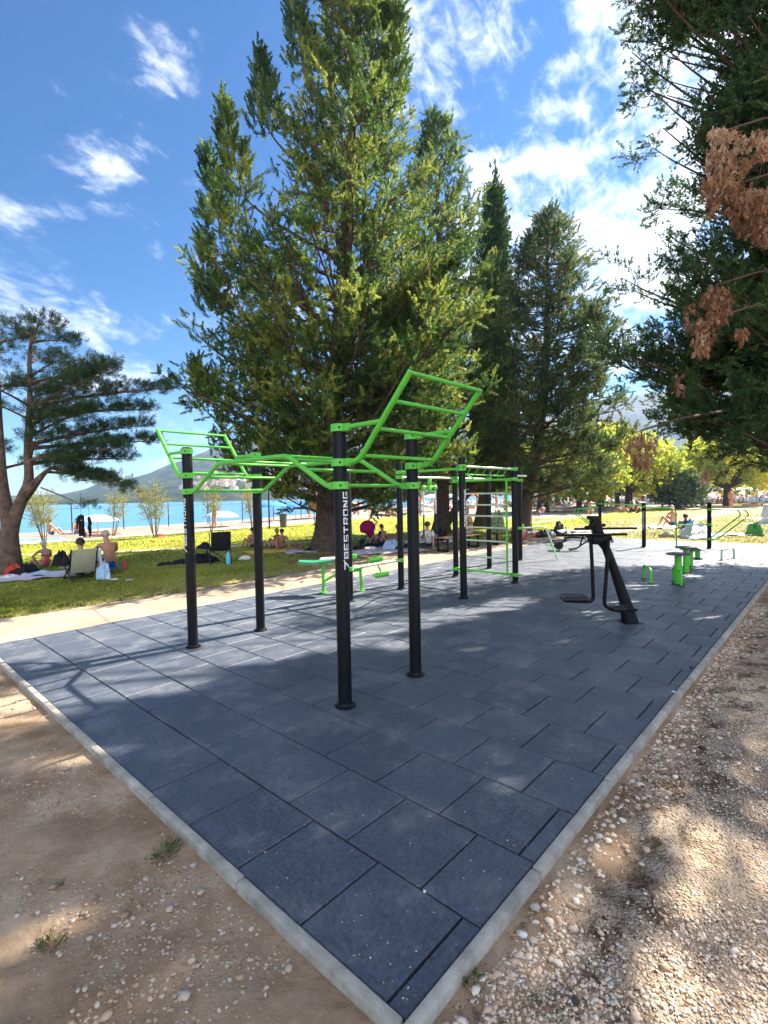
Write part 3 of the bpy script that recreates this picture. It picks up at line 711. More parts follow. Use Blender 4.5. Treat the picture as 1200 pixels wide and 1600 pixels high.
LK = dict(ln=(.14, .27), wd=.056, ang=(20, 82))
tree1, ax1 = conifer('cypress_tree', 'tallest broad cypress, yellow green on its right, behind the nearest bars rig', 'tree', (9.96, 11.81, 0), 21.5,
    [(0, 0), (2, .12), (6, .55), (12, 1.0), (18, 1.5), (21.5, 1.7)],
    [(1.5, 2.0, 2.6, 2.6), (2.4, 3.4, 4.0, 3.2), (3.5, 4.3, 4.4, 3.8), (5.6, 5.0, 4.6, 4.2), (7.7, 4.7, 4.3, 4.2), (9.2, 5.0, 4.0, 4.1), (10.5, 3.7, 3.3, 3.6), (12, 2.5, 2.8, 3.2), (13.9, 1.9, 1.8, 2.4), (14.8, 1.9, 1.5, 2.0), (15.6, 1.5, 1.4, 1.8), (17, 1.5, 1.5, 1.7), (19, 1.15, 1.05, 1.2), (21.5, .2, .2, .2)],
    230, L_cyp, M_bark, .40, 11, 2.0, plume=(.40, .70), leafn=56, leaf_kw=LK, el=(26, 56), extra=(34, -.55, .55, .36), brn=24, pln=.20,
    spires=[(-2.98, 14.7, -2.4, 11.6, .62, -.4), (-3.7, 13.4, -3.35, 11.0, .55, .2), (-1.7, 15.9, -1.45, 13.5, .6, -.5), (-.65, 18.4, -.35, 15.6, .55, -.3), (-3.85, 10.2, -3.4, 8.0, .6, -.2), (-4.1, 6.3, -3.5, 4.8, .6, -.4), (2.75, 17.6, 2.4, 14.2, .7, -.2), (2.0, 20.5, 1.9, 17, .6, -.4)])
tree2, ax2 = conifer('cypress_tree', 'second tall pointed cypress, just right of the tallest one', 'tree', (17.9, 12.8, 0), 19.0,
    [(0, 0), (4, .2), (10, .15), (19, .0)],
    [(2.2, 2.2, 2.6), (4, 3.4, 3.0), (7, 3.2, 3.3), (10, 2.9, 2.9), (13, 2.2, 2.3), (16, 1.4, 1.7), (18, .7, .8), (19, .15, .15)],
    170, L_cyp, M_bark, .34, 23, 2.6, plume=(.46, .76), leafn=50, leaf_kw=LK, el=(25, 55), brn=22, pln=.21,
    extra_trunks=[([(.1, 0, .1), tuple(RGT*.75+ZUP*1.2), tuple(RGT*1.7+ZUP*2.3), tuple(RGT*3.1+ZUP*3.3), tuple(RGT*4.1+ZUP*4.6)], .20)])
tree3, ax3 = conifer('columnar_cypress', 'slender columnar cypress spire between the two broader conifers', 'tree', (21.4, 12.75, 0), 18.0,
    [(0, 0), (6, .55), (12, .75), (18.6, .85)],
    [(1.6, .6, .6), (3, 1.0, 1.0), (7, 1.0, 1.0), (12, .80, .82), (15, .62, .62), (16.6, .30, .30), (18.0, .03, .03)],
    260, L_col, M_bark, .34, 31, 1.9, leafn=15, leaf_kw=dict(ln=(.32, .5), wd=.15, ang=(10, 40)), el=(62, 78), brl=.5, brn=44, plume=(.34, .52), pln=.17)
tree4, ax4 = conifer('cedar_tree', 'conifer with dark leaning trunk and yellowish drooping boughs right of the ladder rig', 'tree', (20.63, 10.12, 0), 14.6,
    [(0, 0), (1.5, .25), (3.5, .75), (7, 1.2), (15.2, 1.4)],
    [(1.7, 1.2, 3.2), (2.4, 2.2, 4.2), (4, 2.6, 4.0), (6, 2.8, 3.4), (7.5, 2.5, 3.1), (9.5, 2.3, 2.9), (11, 2.1, 2.2), (12.6, 1.6, 1.7), (13.8, .9, 1.0), (14.6, .15, .15)],
    230, L_tree4, M_bark, .34, 43, 2.1, plume=(.48, .80), leafn=50, leaf_kw=LK, el=(6, 30), brn=17, pln=.21)
# big tree on the right that shades the pad
HOLES = []
for (x_, y_, r_) in [(60, 1110, .5), (120, 1085, .6), (210, 1062, .6), (300, 1050, .6), (390, 1018, .5), (480, 1000, .5), (600, 985, .5), (700, 965, .45), (800, 945, .45), (520, 1252, .26), (565, 1262, .20), (845, 1205, .30), (800, 1196, .22), (700, 1130, .2), (130, 1150, .28), (215, 1165, .26), (940, 962, .34), (985, 942, .40), (1005, 915, .40), (900, 1000, .30), (850, 1030, .26), (640, 1005, .3), (560, 1000, .35), (470, 1015, .35), (720, 960, .35), (820, 935, .35), (760, 1010, .25), (1080, 900, .4), (1110, 960, .4), (480, 1110, .2), (330, 1060, .3),
        (1140, 1190, .80), (1185, 1250, .7), (1085, 1175, .5), (1050, 1360, .45), (1150, 1330, .6), (985, 1420, .36), (1110, 1470, .5), (920, 1530, .3), (1180, 1430, .5), (1010, 1500, .24), (1170, 1080, .5), (1120, 1100, .3), (1190, 1540, .3), (960, 1290, .2), (1080, 1560, .3),
        (100, 1200, .24), (200, 1350, .26), (60, 1480, .30), (330, 1480, .22), (150, 1430, .24), (30, 1300, .3), (260, 1560, .25), (420, 1540, .2), (120, 1570, .25), (20, 1180, .3)]:
    q_ = at(x_, y_); HOLES.append((q_.x, q_.y, r_*(.92 if q_.y > 0 and q_.x > 0 else 1.02 if q_.y < 0 else .6)))
treeR, axR = conifer('cypress_tree', 'huge dark cypress at the right with hanging brown dead clumps', 'tree', (16.0, -2.6, 0), 19.5,
    [(0, 0), (6, .1), (19.5, .2)],
    [(2.2, 6.0, 3.5, 4.6, 2.0), (2.9, 7.3, 4.0, 5.4, 2.2), (4.1, 7.3, 4.5, 5.6, 2.2), (5.6, 7.4, 5, 5.8, 2.0), (6.4, 6.9, 5, 5.8, 1.8), (7.3, 7.4, 5, 6.0, 1.6), (8.3, 6.6, 5, 6.0, 1.5), (10, 6.5, 5, 6.0, 1.4), (11.4, 6.3, 5, 5.8, 1.3), (12.3, 7.4, 5, 5.8, 1.2), (13.5, 7.2, 5, 5.4, 1.1), (16, 5.0, 4.2, 4.6, 1), (18, 2.0, 2.6, 3, 1), (19.5, .4, .4, .4, .4)],
    420, L_right, M_bark, .55, 57, 3.05, plume=(.30, .50), leafn=26, leaf_kw=dict(ln=(.17, .31), wd=.085, ang=(20, 80)), el=(10, 38), brn=27, brl=.26, pln=.135, pw=4.0, rvar=(.72, 1.05), extra=(330, PI+.25, .70, .74), holes=HOLES)
rg = random.Random(5)
PO = []; AX = []; SZ = []
for (x0, x1, y0, y1, dep, n, lean) in [(1108, 1170, 205, 300, 7.2, 150, 0), (1095, 1125, 270, 335, 7.0, 60, 0), (1125, 1180, 280, 362, 7.0, 130, 10), (1170, 1215, 200, 240, 6.8, 60, 0), (1168, 1210, 290, 375, 6.7, 130, 0),
        (1100, 1138, 445, 500, 7.2, 110, 0), (1088, 1120, 495, 548, 7.1, 60, -5), (1068, 1084, 468, 510, 7.4, 18, 0), (1150, 1170, 508, 528, 7.2, 14, 0), (984, 1024, 676, 725, 8.0, 90, 0), (1056, 1066, 580, 612, 8, 12, 0), (1096, 1106, 732, 752, 8.2, 14, 0), (1112, 1150, 195, 215, 7.2, 30, 0)]:
    for k in range(int(n*1.5)):
        u, v = rg.random(), rg.random()
        w = .5+.5*math.sin(PI*min(1, v*1.1+.1))
        strand = round(u*6)/6*.75+u*.25; xx = (x0+x1)/2+(strand-.5)*(x1-x0)*w*1.1+lean*v+3*math.sin(v*7+u*20); p = at_depth(xx+rg.gauss(0, 2), y0+(y1-y0)*v, dep+rg.uniform(-.3, .3))
        PO.append(tuple(p-Vector((16.0, -2.6, 0)))); AX.append((rg.gauss(0, .35), rg.gauss(0, .35), -1)); SZ.append(rg.uniform(.09, .17))
tb_ = MB()
for (x_, y_, dep) in [(1130, 205, 7.4), (1160, 285, 7.2), (1110, 275, 7.2), (1195, 300, 7.0), (1120, 445, 7.4), (1105, 500, 7.2), (1003, 672, 8.2), (1195, 205, 7)]:
    a_ = at_depth(x_+130, y_-30, dep+2.6)-Vector((16.0, -2.6, 0)); b_ = at_depth(x_, y_, dep)-Vector((16.0, -2.6, 0)); c_ = at_depth(x_-6, y_+62, dep)-Vector((16.0, -2.6, 0))
    tb_.tube([a_, a_.lerp(b_, .6)+ZUP*.05, b_, b_.lerp(c_, .5), c_], [.03, .022, .014, .009, .004], 6)
    for k in range(7):
        t_ = rg.random(); p = b_.lerp(c_, t_); tb_.tube([p, p+Vector((rg.gauss(0, .12), rg.gauss(0, .12), -rg.uniform(.1, .4)))], [.006, .002], 4)
part('dead_branches', tb_, M_bark, treeR)
foliage('dead_foliage', PO, AX, SZ, L_dead, treeR, 77, 13, label='hanging clumps of dry orange brown foliage', ln=(.34, .6), wd=.16, ang=(8, 60))

# spreading pine on the left
def pine():
    root = thing('pine_tree', 'flat layered dark pine with forked pale brown trunk at the left edge', 'tree', (1.8, 14.93, 0)); rg = random.Random(91); tb = MB()
    def L(r, z, f=0): return RGT*r+FWD*f+ZUP*z
    tr1 = rnd([L(-.05, -.2), L(.02, .8), L(.05, 1.35), L(-.10, 2.2), L(-.12, 3.6), L(-.10, 5.0), L(-.05, 6.0)], .5, 5)
    tb.tube(tr1, [.23*(1+.5*math.exp(-i/2.5))*(1-.80*i/(len(tr1)-1)) for i in range(len(tr1))], 14)
    tr2 = rnd([L(.03, .75), L(.15, 1.35), L(.42, 1.95), L(.62, 2.35), L(.60, 3.2), L(.72, 4.4), L(.75, 5.6), L(.85, 6.2)], .3, 4)
    tb.tube(tr2, [.175*(1-.82*i/(len(tr2)-1)) for i in range(len(tr2))], 12)
    tb.tube(rnd([L(.42, 1.9), L(.75, 2.3), L(1.05, 2.62), L(1.3, 2.75)], .2), [.13*(1-.06*i) for i in range(14)], 8)
    PO = []; AX = []; SZ = []
    def bough(p0, p2, sag=.1, w=.55, n=46, thick=.055):
        p0, p2 = Vector(p0), Vector(p2); d = p2-p0; Lh = d.length
        cv_ = curve3(p0, p0.lerp(p2, .5)+ZUP*sag, p2, 10); r = .02+.012*Lh
        tb.tube(cv_, [r*(1-.85*i/10) for i in range(11)], 6, cap=False)
        for j in range(int(n*Lh/2)):
            s = .22+.78*rg.random()**.85; k = min(9, int(s*10)); p = cv_[k].lerp(cv_[k+1], s*10-k); ld = (cv_[k+1]-cv_[k]).normalized()
            lat = ld.cross(ZUP).normalized(); off = lat*rg.gauss(0, w*(1.1-.75*s)); tip = p+off+ld*abs(off.length)*.6+ZUP*(.05+rg.gauss(0, thick))
            if rg.random() < .35: tb.tube([p, p.lerp(tip, .5)-ZUP*.02, tip], [.009, .007, .003], 4, cap=False)
            for q in range(3):
                PO.append(tuple(tip+Vector((rg.gauss(0, .10), rg.gauss(0, .10), rg.gauss(0, .04))))); AX.append((ld.x*.5+rg.gauss(0, .5), ld.y*.5+rg.gauss(0, .5), rg.uniform(.2, 1.0))); SZ.append(rg.uniform(.16, .27))
    # boughs to the right, read off the silhouette: (start right, start z, tip right, tip z)
    for (r0, z0, r1, z1, f) in [(.8, 5.9, 1.75, 6.0, .2), (.75, 5.7, 1.4, 6.35, -.3), (.8, 6.1, .2, 6.35, .2), (.75, 4.9, 2.6, 5.25, .4), (.72, 4.7, 3.1, 5.1, -.5), (.7, 4.3, 4.05, 4.78, .3), (.7, 4.2, 3.3, 4.60, -1.1),
            (.7, 4.0, 3.0, 4.5, 1.3), (.65, 3.5, 2.9, 4.0, -.7), (.62, 3.3, 3.55, 3.80, .2), (.62, 3.2, 3.2, 3.5, 1.0), (.6, 2.9, 3.25, 3.12, -.4), (.6, 2.8, 2.5, 3.0, .9), (.9, 2.5, 2.3, 2.75, -.6), (1.2, 2.7, 3.1, 2.10, .15), (1.2, 2.7, 2.6, 2.28, -.5), (1.0, 2.6, 2.2, 2.35, .6),
            (-.1, 5.5, -1.2, 5.8, .3), (-.1, 5.2, -1.7, 5.5, -.6), (-.1, 4.6, -2.4, 4.9, .4), (-.1, 4.0, -2.7, 4.3, -.4), (-.1, 3.4, -2.6, 3.6, .8), (-.1, 3.0, -2.2, 3.1, -.8), (-.1, 5.9, .5, 6.2, .4), (-.1, 5.6, .4, 5.9, -.8)]:
        bough(L(r0, z0), L(r1, z1, f*1.5), .12, .36, 50)
    for k in range(18):       # towards and away from the viewer
        a = rg.uniform(0, 2*PI); z = 2.9+3.0*k/17; l = rg.uniform(1.2, 2.3)*(1.1-.4*k/17); s_ = rg.choice([-.1, .7])
        bough(L(s_, z-.2), L(s_+math.cos(a)*l*.55, z+rg.uniform(.1, .5), math.sin(a)*l), .1, .4, 34)
    # thin low twig with a few needles
    tb.tube([L(.9, 2.2), L(1.5, 1.95), L(1.95, 1.72)], [.02, .014, .006], 5)
    for k in range(22):
        PO.append(tuple(L(2.0+rg.uniform(-.25, .25), 1.68+rg.gauss(0, .05), rg.gauss(0, .15)))); AX.append((rg.gauss(0, .5), rg.gauss(0, .5), .5)); SZ.append(.18)
    part('trunk', tb, M_barkp, root)
    foliage('crown', PO, AX, SZ, L_pine, root, 92, 24, ln=(.5, .85), wd=.05, ang=(25, 85))
    return root
pine()

def sapling(loc, h, w, label, seed, lean=0.0, n=520, group='young feathery trees along the promenade'):
    root = thing('young_tree', label, 'young tree', loc, 0, group); rg = random.Random(seed); tb = MB(); PO = []; AX = []; SZ = []
    for s in range(rg.choice([4, 5, 6])):
        a = rg.uniform(0, 2*PI); r = rg.uniform(.15, 1)*w*.5; d = RGT*math.cos(a)+FWD*math.sin(a)
        p0 = d*.06; p2 = d*r+RGT*lean*h+ZUP*h*rg.uniform(.7, 1.0); cv_ = curve3(p0, p0.lerp(p2, .5)-d*r*.15, p2, 8)
        tb.tube(cv_, [.028*(1-.85*i/8) for i in range(9)], 6, cap=False)
        for j in range(int(n/5)):
            sj = .35+.65*rg.random(); k = min(7, int(sj*8)); p = cv_[k].lerp(cv_[k+1], sj*8-k); b = Vector((rg.gauss(0, 1), rg.gauss(0, 1), rg.uniform(.2, 1.6))).normalized(); l = rg.uniform(.1, .42)*w*.55
            q = p+b*l
            if j % 3 == 0: tb.tube([p, q], [.007, .003], 4, cap=False)
            PO.append(tuple(q)); AX.append(tuple(b)); SZ.append(rg.uniform(.14, .28))
    part('stem', tb, M_stem, root); foliage('crown', PO, AX, SZ, L_sap, root, seed, 9, ln=(.35, .6), wd=.075, ang=(10, 50)); return root
sapling((4.9, 24.4, 0), 2.3, 1.7, 'feathery young tree nearest the pine, seen right of its trunk', 101)
sapling((8.35, 26.3, 0), 2.55, 1.6, 'feathery young tree with one thin stem leaning to the right', 102, lean=.18, n=420)
sapling((9.2, 23.4, 0), 2.5, 1.8, 'feathery multi-stemmed young tree left of the rig, with small red cloth at its foot', 103)
sapling((12.5, 24.1, 0), 2.75, 1.75, 'feathery young tree seen through the left end of the bars rig', 104)
sapling((15.6, 24.9, 0), 2.7, 1.4, 'slim feathery young tree half behind the second left pole', 105, n=380)
sapling((33.0, 25.9, 0), 3.2, 1.8, 'thin pale young tree beyond the pink stroller near the beach', 106, n=300)

def broad(name, label, loc, h, w, trunk_h, seed, n, m, tr=.3, cat='tree', group=None, plume=(.5, .9)):
    root = thing(name, label, cat, loc, 0, group); rg = random.Random(seed); tb = MB(); PO = []; AX = []; SZ = []; TI = []
    tb.tube([ZUP*-.2, ZUP*trunk_h*.6, Vector((.1, .05, trunk_h*1.25)), Vector((.15, 0, h*.7))], [tr*1.25, tr, tr*.8, tr*.25], 10)
    cl_ = []
    for i in range(26):
        a = i*2.4+rg.uniform(-.3, .3); f = (i+.5)/26; z = trunk_h+(h-trunk_h)*(.12+.83*f); rr_ = w/2*math.sin(PI*min(1, .28+.66*f))**.8*rg.uniform(.55, 1.0)
        c = RGT*math.cos(a)*rr_+FWD*math.sin(a)*rr_+ZUP*z; cl_.append((c, w*rg.uniform(.10, .19)))
        tb.tube([ZUP*max(trunk_h*.9, z-rr_*.9), c*.55+ZUP*(z*.42), c], [tr*.35, tr*.2, .03], 6, cap=False)
    for k in range(n):
        c, r = rg.choice(cl_); v = Vector((rg.gauss(0, 1), rg.gauss(0, 1), rg.gauss(0, .8))).normalized()*r*rg.random()**.35
        PO.append(tuple(c+v)); AX.append(tuple((v.normalized()+ZUP*rg.uniform(-.5, .6)+Vector((rg.gauss(0, .4), rg.gauss(0, .4), 0))).normalized())); SZ.append(rg.uniform(*plume)); TI.append(rg.uniform(.2, .8))
    part('trunk', tb, M_bark, root); foliage('crown', PO, AX, SZ, m, root, seed, 10, TI, ln=(.3, .5), wd=.30, ang=(30, 80)); return root
gpt = 'broad yellow green trees beyond the lawn'
broad('plane_tree', 'yellow green tree with dark trunk beyond the lawn, behind the low bar station', (51.8, 14.6, 0), 6.9, 9.0, 1.7, 201, 2000, L_plane, .35, group=gpt)
broad('plane_tree', 'rounded yellow green tree at the far right behind the parallel bars', (62.7, 8.0, 0), 7.4, 9.5, 1.9, 202, 2200, L_plane, .4, group=gpt)
broad('plane_tree', 'brightest yellow tree at the right picture edge beyond the lawn', tuple(at_depth(1235, 785, 66)[:2])+(0,), 10.5, 10, 1.8, 203, 2100, L_plane, .4, group=gpt)
broad('plane_tree', 'yellow green tree with thick reddish trunk just right of the leaning conifer trunk', (42.5, 19.2, 0), 5.6, 7.2, 1.7, 204, 1700, L_plane, .5, group=gpt)
broad('plane_tree', 'tall pale yellow green tree behind the drooping boughs of the cedar', tuple(at_depth(938, 786, 60)[:2])+(0,), 9.5, 8.5, 2, 205, 1900, L_plane, .4, group=gpt)
broad('plane_tree', 'soft green tree far back between the two broad yellow crowns', tuple(at_depth(1035, 780, 88)[:2])+(0,), 8, 8, 2, 206, 1800, L_plane, .4, group=gpt)
for (x_, dep_, h_, w_, lab_) in [(905, 46, 5.6, 7.0, 'low spreading yellow green tree left of the first far black pole'), (965, 58, 6.4, 7.5, 'yellow green tree right behind the walker head and chin bar'), (1005, 72, 7.6, 8.5, 'pale yellow tree left of the lone bush, farther back'), (1100, 66, 7.2, 8.0, 'yellow green tree between the lone bush and the right broad crown'), (870, 70, 8.2, 9.0, 'sunlit yellow tree seen past the cedar trunk')]:
    q = at_depth(x_, 785, dep_); broad('plane_tree', lab_, (q.x, q.y, 0), h_, w_, 1.1, 400+int(x_), 1500, L_plane, .25, group=gpt, plume=(.55, .9))
broad('bush', 'dark rounded bush standing alone on the far lawn', (52.3, 10.4, 0), 3.6, 4.6, .5, 207, 1700, L_tree4, .25, cat='bush', plume=(.4, .7))
for i, (x, dep, h, w) in enumerate([(700, 120, 8, 9), (790, 130, 9, 10), (880, 120, 9, 10), (990, 125, 9, 12), (1085, 120, 10, 11), (1170, 130, 11, 12), (1290, 110, 12, 12), (1380, 100, 12, 12)]):
    p = at_depth(x, 775, dep)
    broad('shore_tree', ['small pale tree far back beyond the beach left of the ladder rig', 'far tree at the beach end seen through the ladder', 'far tree left of the reddish trunk', 'far tree between the bush and the dark trunk', 'far tree behind the lone bush', 'far tree behind the right yellow crown', 'far tree beyond the right edge of the lawn', 'farthest right tree past the lawn edge'][i],
          (p.x, p.y, -.1), h, w, 1.8, 300+i, 900, L_plane, .35, group='trees at the far end of the bay', plume=(.8, 1.3))

# ------------------------------------------------------------------ outdoor gym
# block lettering, laid out flat as strokes in (along, across) and bent onto a pole
def letters():
    s = .17
    def H(x, y, w): return (x, y, w, s)
    def Vv(x, y, h): return (x, y, s, h)
    G = {'B': [Vv(0, 0, 1), H(0, 0, .8), H(0, .415, .8), H(0, .83, .8), Vv(.66, .06, .38), Vv(.66, .5, .42)], 'E': [Vv(0, 0, 1), H(0, 0, .8), H(0, .415, .72), H(0, .83, .8)],
         'S': [H(0, 0, .8), H(0, .415, .8), H(0, .83, .8), Vv(0, .415, .58), Vv(.63, 0, .58)], 'T': [H(0, .83, .8), Vv(.315, 0, 1)], 'R': [Vv(0, 0, 1), H(0, .83, .8), H(0, .36, .8), Vv(.63, .36, .6), Vv(.5, 0, .38)],
         'O': [Vv(0, 0, 1), Vv(.63, 0, 1), H(0, 0, .8), H(0, .83, .8)], 'N': [Vv(0, 0, 1), Vv(.63, 0, 1), (.1, .62, .3, .26), (.28, .38, .26, .28), (.42, .14, .26, .28)],
         'G': [Vv(0, 0, 1), H(0, 0, .8), H(0, .83, .8), Vv(.63, 0, .5), H(.38, .36, .4)]}
    out = []; x = 1.25
    for ch in 'BESTRONG':
        out += [(x+a, b, w, h) for a, b, w, h in G[ch]]; x += 1.0
    out += [(0.0, .83, .95, .17)]; out += [(.62-.085*i, .83-.12*(i+1), .26, .125) for i in range(7)]; out += [(.98, .88, .12, .22)]     # slanted 7 mark with a tick
    return out, x
LET, LETW = letters()
def lettering(c, r, az_, z0, length, hgt):
    """raised print running up a pole: reads from bottom to top, centred on azimuth az_"""
    mb = MB(); k = length/LETW
    for (x, y, w, h) in LET:
        n = 3; vs = []; fs = []
        for i in range(n+1):
            a = az_ - ((y+h*i/n)-.5)*hgt/r        # letters stand with their tops to the left
            for zz in (z0+x*k, z0+(x+w)*k): vs.append((c[0]+(r+.0012)*math.cos(a), c[1]+(r+.0012)*math.sin(a), zz))
        for i in range(n): fs.append((2*i, 2*i+1, 2*i+3, 2*i+2))
        mb.add(vs, fs)
    return mb
def pole(root, x, y, h, r=.06, text=None, tz=1.20, tl=.66):
    mb = MB(); mb.lathe((x, y, 0), [(r, .0), (r, h-.012), (r-.004, h-.003), (r-.012, h), (0.001, h+.002)], 32)
    o = part('pole', mb, M_black, root, world=True)
    f = MB(); f.lathe((x, y, 0), [(r+.033, .0), (r+.033, .008), (r+.022, .014), (r+.008, .02), (r+.001, .035)], 32)
    for k in range(4):
        a = PI/4+k*PI/2; f.cyl((x+(r+.02)*math.cos(a), y+(r+.02)*math.sin(a), .008), .008, .010, 6)
    fo = part('base_flange', f, M_black, o, world=False); fo.location = (0, 0, 0)
    for v in fo.data.vertices: v.co -= root.location
    if text is not None:
        lo = part('lettering', lettering((x, y), r, text, tz, tl, .058), M_white, o)
        for v in lo.data.vertices: v.co -= root.location
    return o
def clamp(root, x, y, z, d=None, r=.06, h=.068, tl=.05):
    mb = MB(); mb.lathe((x, y, z-h/2), [(r+.001, 0), (r+.013, .003), (r+.013, h-.003), (r+.001, h)], 28)
    if d is not None:
        d = Vector(d).normalized(); a = math.atan2(d.y, d.x)
        mb.box((x+d.x*(r+.012+tl/2), y+d.y*(r+.012+tl/2), z), (tl+.02, .046, h*.92), a, bev=.006)
        n = Vector((-d.y, d.x, 0))
    o = part('clamp', mb, M_green, root, world=True)
    bo = MB()
    dd = Vector((math.cos(-2.3), math.sin(-2.3), 0)); p = Vector((x, y, z))+dd*(r+.010)
    bo.tube([p, p+dd*.009], .010, 8)
    b2 = part('bolt', bo, M_dark, o)
    for v in b2.data.vertices: v.co -= root.location
    return o
def bar(root, pts, r, m=None, name='rung', rad=.06, label=None):
    mb = MB(); mb.tube(rnd(pts, rad) if len(pts) > 2 else pts, r, 12); return part(name, mb, m or M_green, root, label, world=True)

U1, U2, VA, VB = 1.68, 2.66, 2.09, 4.83
rig = thing('monkey_bar_rig', 'green monkey bar rig on four black poles with flared ladder ends, nearest on the pad', 'climbing frame', (U1, VA, 0))
pole(rig, U1, VA, 2.46, text=-PI/2+.06, tz=1.20, tl=.68); pole(rig, U2, VA, 2.46); pole(rig, U1, VB, 2.46, text=PI+.02, tz=1.17, tl=.68); pole(rig, U2, VB, 2.46)
for u in (U1, U2):
    for v, s in ((VA, 1), (VB, -1)):
        clamp(rig, u, v, 2.41, (0, -s, 0)); clamp(rig, u, v, 2.115, (0, -s, 0)); clamp(rig, u, v, 1.92, (0, s, 0))
        bar(rig, [(u, v-s*.09, 2.115), (u, v-s*.23, 2.115), (u, v-s*.80, 2.755)], .0235, name='flared_rail', rad=.12)
        bar(rig, [(u, v-s*.09, 2.41), (u, v-s*.24, 2.412), (u, v-s*.485, 2.415)], .021, name='brace')
    bar(rig, [(u, VA+.09, 1.92), (u, VA+.17, 1.92), (u, VA+.74, 2.225), (u, VB-.74, 2.225), (u, VB-.17, 1.92), (u, VB-.09, 1.92)], .0235, name='overhead_rail', rad=.07)
for v, s in ((VA, 1), (VB, -1)):
    for t_ in (.985, .69, .385, .07):
        bar(rig, [(U1, v-s*(.23+.57*t_), 2.115+.64*t_), (U2, v-s*(.23+.57*t_), 2.115+.64*t_)], .0165)
for v, z in ((VA+.17, 1.925), (VA+.47, 2.08), (VA+.75, 2.222), (3.18, 2.225), (3.74, 2.225), (VB-.75, 2.222), (VB-.47, 2.08), (VB-.17, 1.925)):
    bar(rig, [(U1, v, z), (U2, v, z)], .0165)

# second rig: ladder wall, pull-up bars, low bar, dip bar
A_, B_, C_, D_, E_p, F_, G_ = (6.15, 5.25), (8.03, 5.25), (6.12, 3.79), (8.0, 3.79), (9.46, 5.25), (11.24, 5.35), (4.74, 5.22)
rig2 = thing('pull_up_rig', 'green and black exercise rig with ladder wall and pull up bars, middle of the pad', 'climbing frame', (C_[0], C_[1], 0))
for p, tx in ((A_, None), (B_, None), (C_, -PI/2), (D_, None), (E_p, None), (F_, None), (G_, None)): pole(rig2, p[0], p[1], 2.46 if p not in (E_p,) else 2.36, text=tx, tz=1.25, tl=.66)
def link_bar(p, q, z, r=.02, m=None, name='pull_up_bar', cl=True, zq=None):
    zq = z if zq is None else zq
    d = (Vector((*q, 0))-Vector((*p, 0))).normalized()
    bar(rig2, [(p[0]+d.x*.07, p[1]+d.y*.07, z), (q[0]-d.x*.07, q[1]-d.y*.07, zq)], r, m, name)
    if cl: clamp(rig2, p[0], p[1], z, d, tl=.03); clamp(rig2, q[0], q[1], zq, -d, tl=.03)
link_bar(C_, A_, 2.26, .021); link_bar(A_, B_, 2.17, .021, M_pale); link_bar(C_, D_, 2.30, .021, M_pale); link_bar(B_, E_p, 2.17, .018, M_pale)
link_bar(D_, B_, 2.10, .022, name='ladder_top_rail'); link_bar(D_, B_, .17, .02, name='ladder_bottom_rail'); link_bar(G_, A_, .565, .027, M_pale, name='low_bar')
link_bar(E_p, F_, 2.15, .02); bar(rig2, [(D_[0]+.06, D_[1], 2.17), (D_[0]+.55, D_[1]+.02, 2.17)], .018, M_pale, 'bar_stub')
bar(rig2, [(C_[0]+.10, C_[1]+.10, 2.17), (D_[0]-.05, D_[1]+.2, 2.17)], .014, M_green, 'spindle_rail')
for k in range(6): bar(rig2, [(6.45+.26*k, C_[1]+.02, 2.30), (6.45+.26*k, C_[1]+.12, 2.17)], .010, M_green, 'spindle')
bar(rig2, [(6.5, C_[1]+.3, 2.14), (7.0, C_[1]+.5, 2.19), (7.9, C_[1]+.9, 2.15)], .016, M_green, 'curved_bar')
for v in (5.10, 3.97): bar(rig2, [(8.0, v, .17), (8.0, v, 2.10)], .021, name='ladder_post')
for z in (1.82, 1.58, 1.345, 1.10, .82, .475): bar(rig2, [(8.0, 5.10, z), (8.0, 3.97, z)], .016, M_pale, 'rung')
# hanging strap trainer
bk = MB(); bk.box((7.11, 5.25, 2.09), (.06, .07, .12), bev=.01); bk.box((7.11, 5.25, 1.98), (.20, .04, .05), bev=.012); bk.box((7.11, 5.25, 1.95), (.09, .05, .10), bev=.02)
for s in (-1, 1): bk.ball((7.11+s*.20, 5.25, 1.96), (.055, .04, .06), 12, 8); bk.tube([(7.11, 5.25, 2.0), (7.11+s*.20, 5.25, 1.98)], .02, 8)
hb = part('strap_bracket', bk, M_green, rig2, world=True)
for s in (-1, 1):
    rp = MB(); rp.tube([(7.11+s*.20, 5.25, 1.94), (7.11+s*.21, 5.25, 1.42)], .012, 8); o = part('rope', rp, M_whitec, rig2, world=True)
    gp = MB(); gp.tube([(7.11+s*.21, 5.25, 1.42), (7.11+s*.215, 5.25, 1.02)], .017, 8); gp.tube(rnd([(7.11+s*.215, 5.25, 1.04), (7.05+s*.215, 5.25, .88), (7.17+s*.215, 5.25, .88), (7.11+s*.215, 5.25, 1.04)], .03), .010, 6)
    part('handle', gp, M_dark, rig2, world=True)
# bent dip bar on the far pole
bar(rig2, [(F_[0], F_[1]-.07, .87), (11.62, 4.80, .89), (11.79, 4.55, .02)], .022, M_pale, 'dip_bar', rad=.06, label='bent green dip bar reaching the ground')
clamp(rig2, F_[0], F_[1], .87, (0, -1, 0), tl=.03)

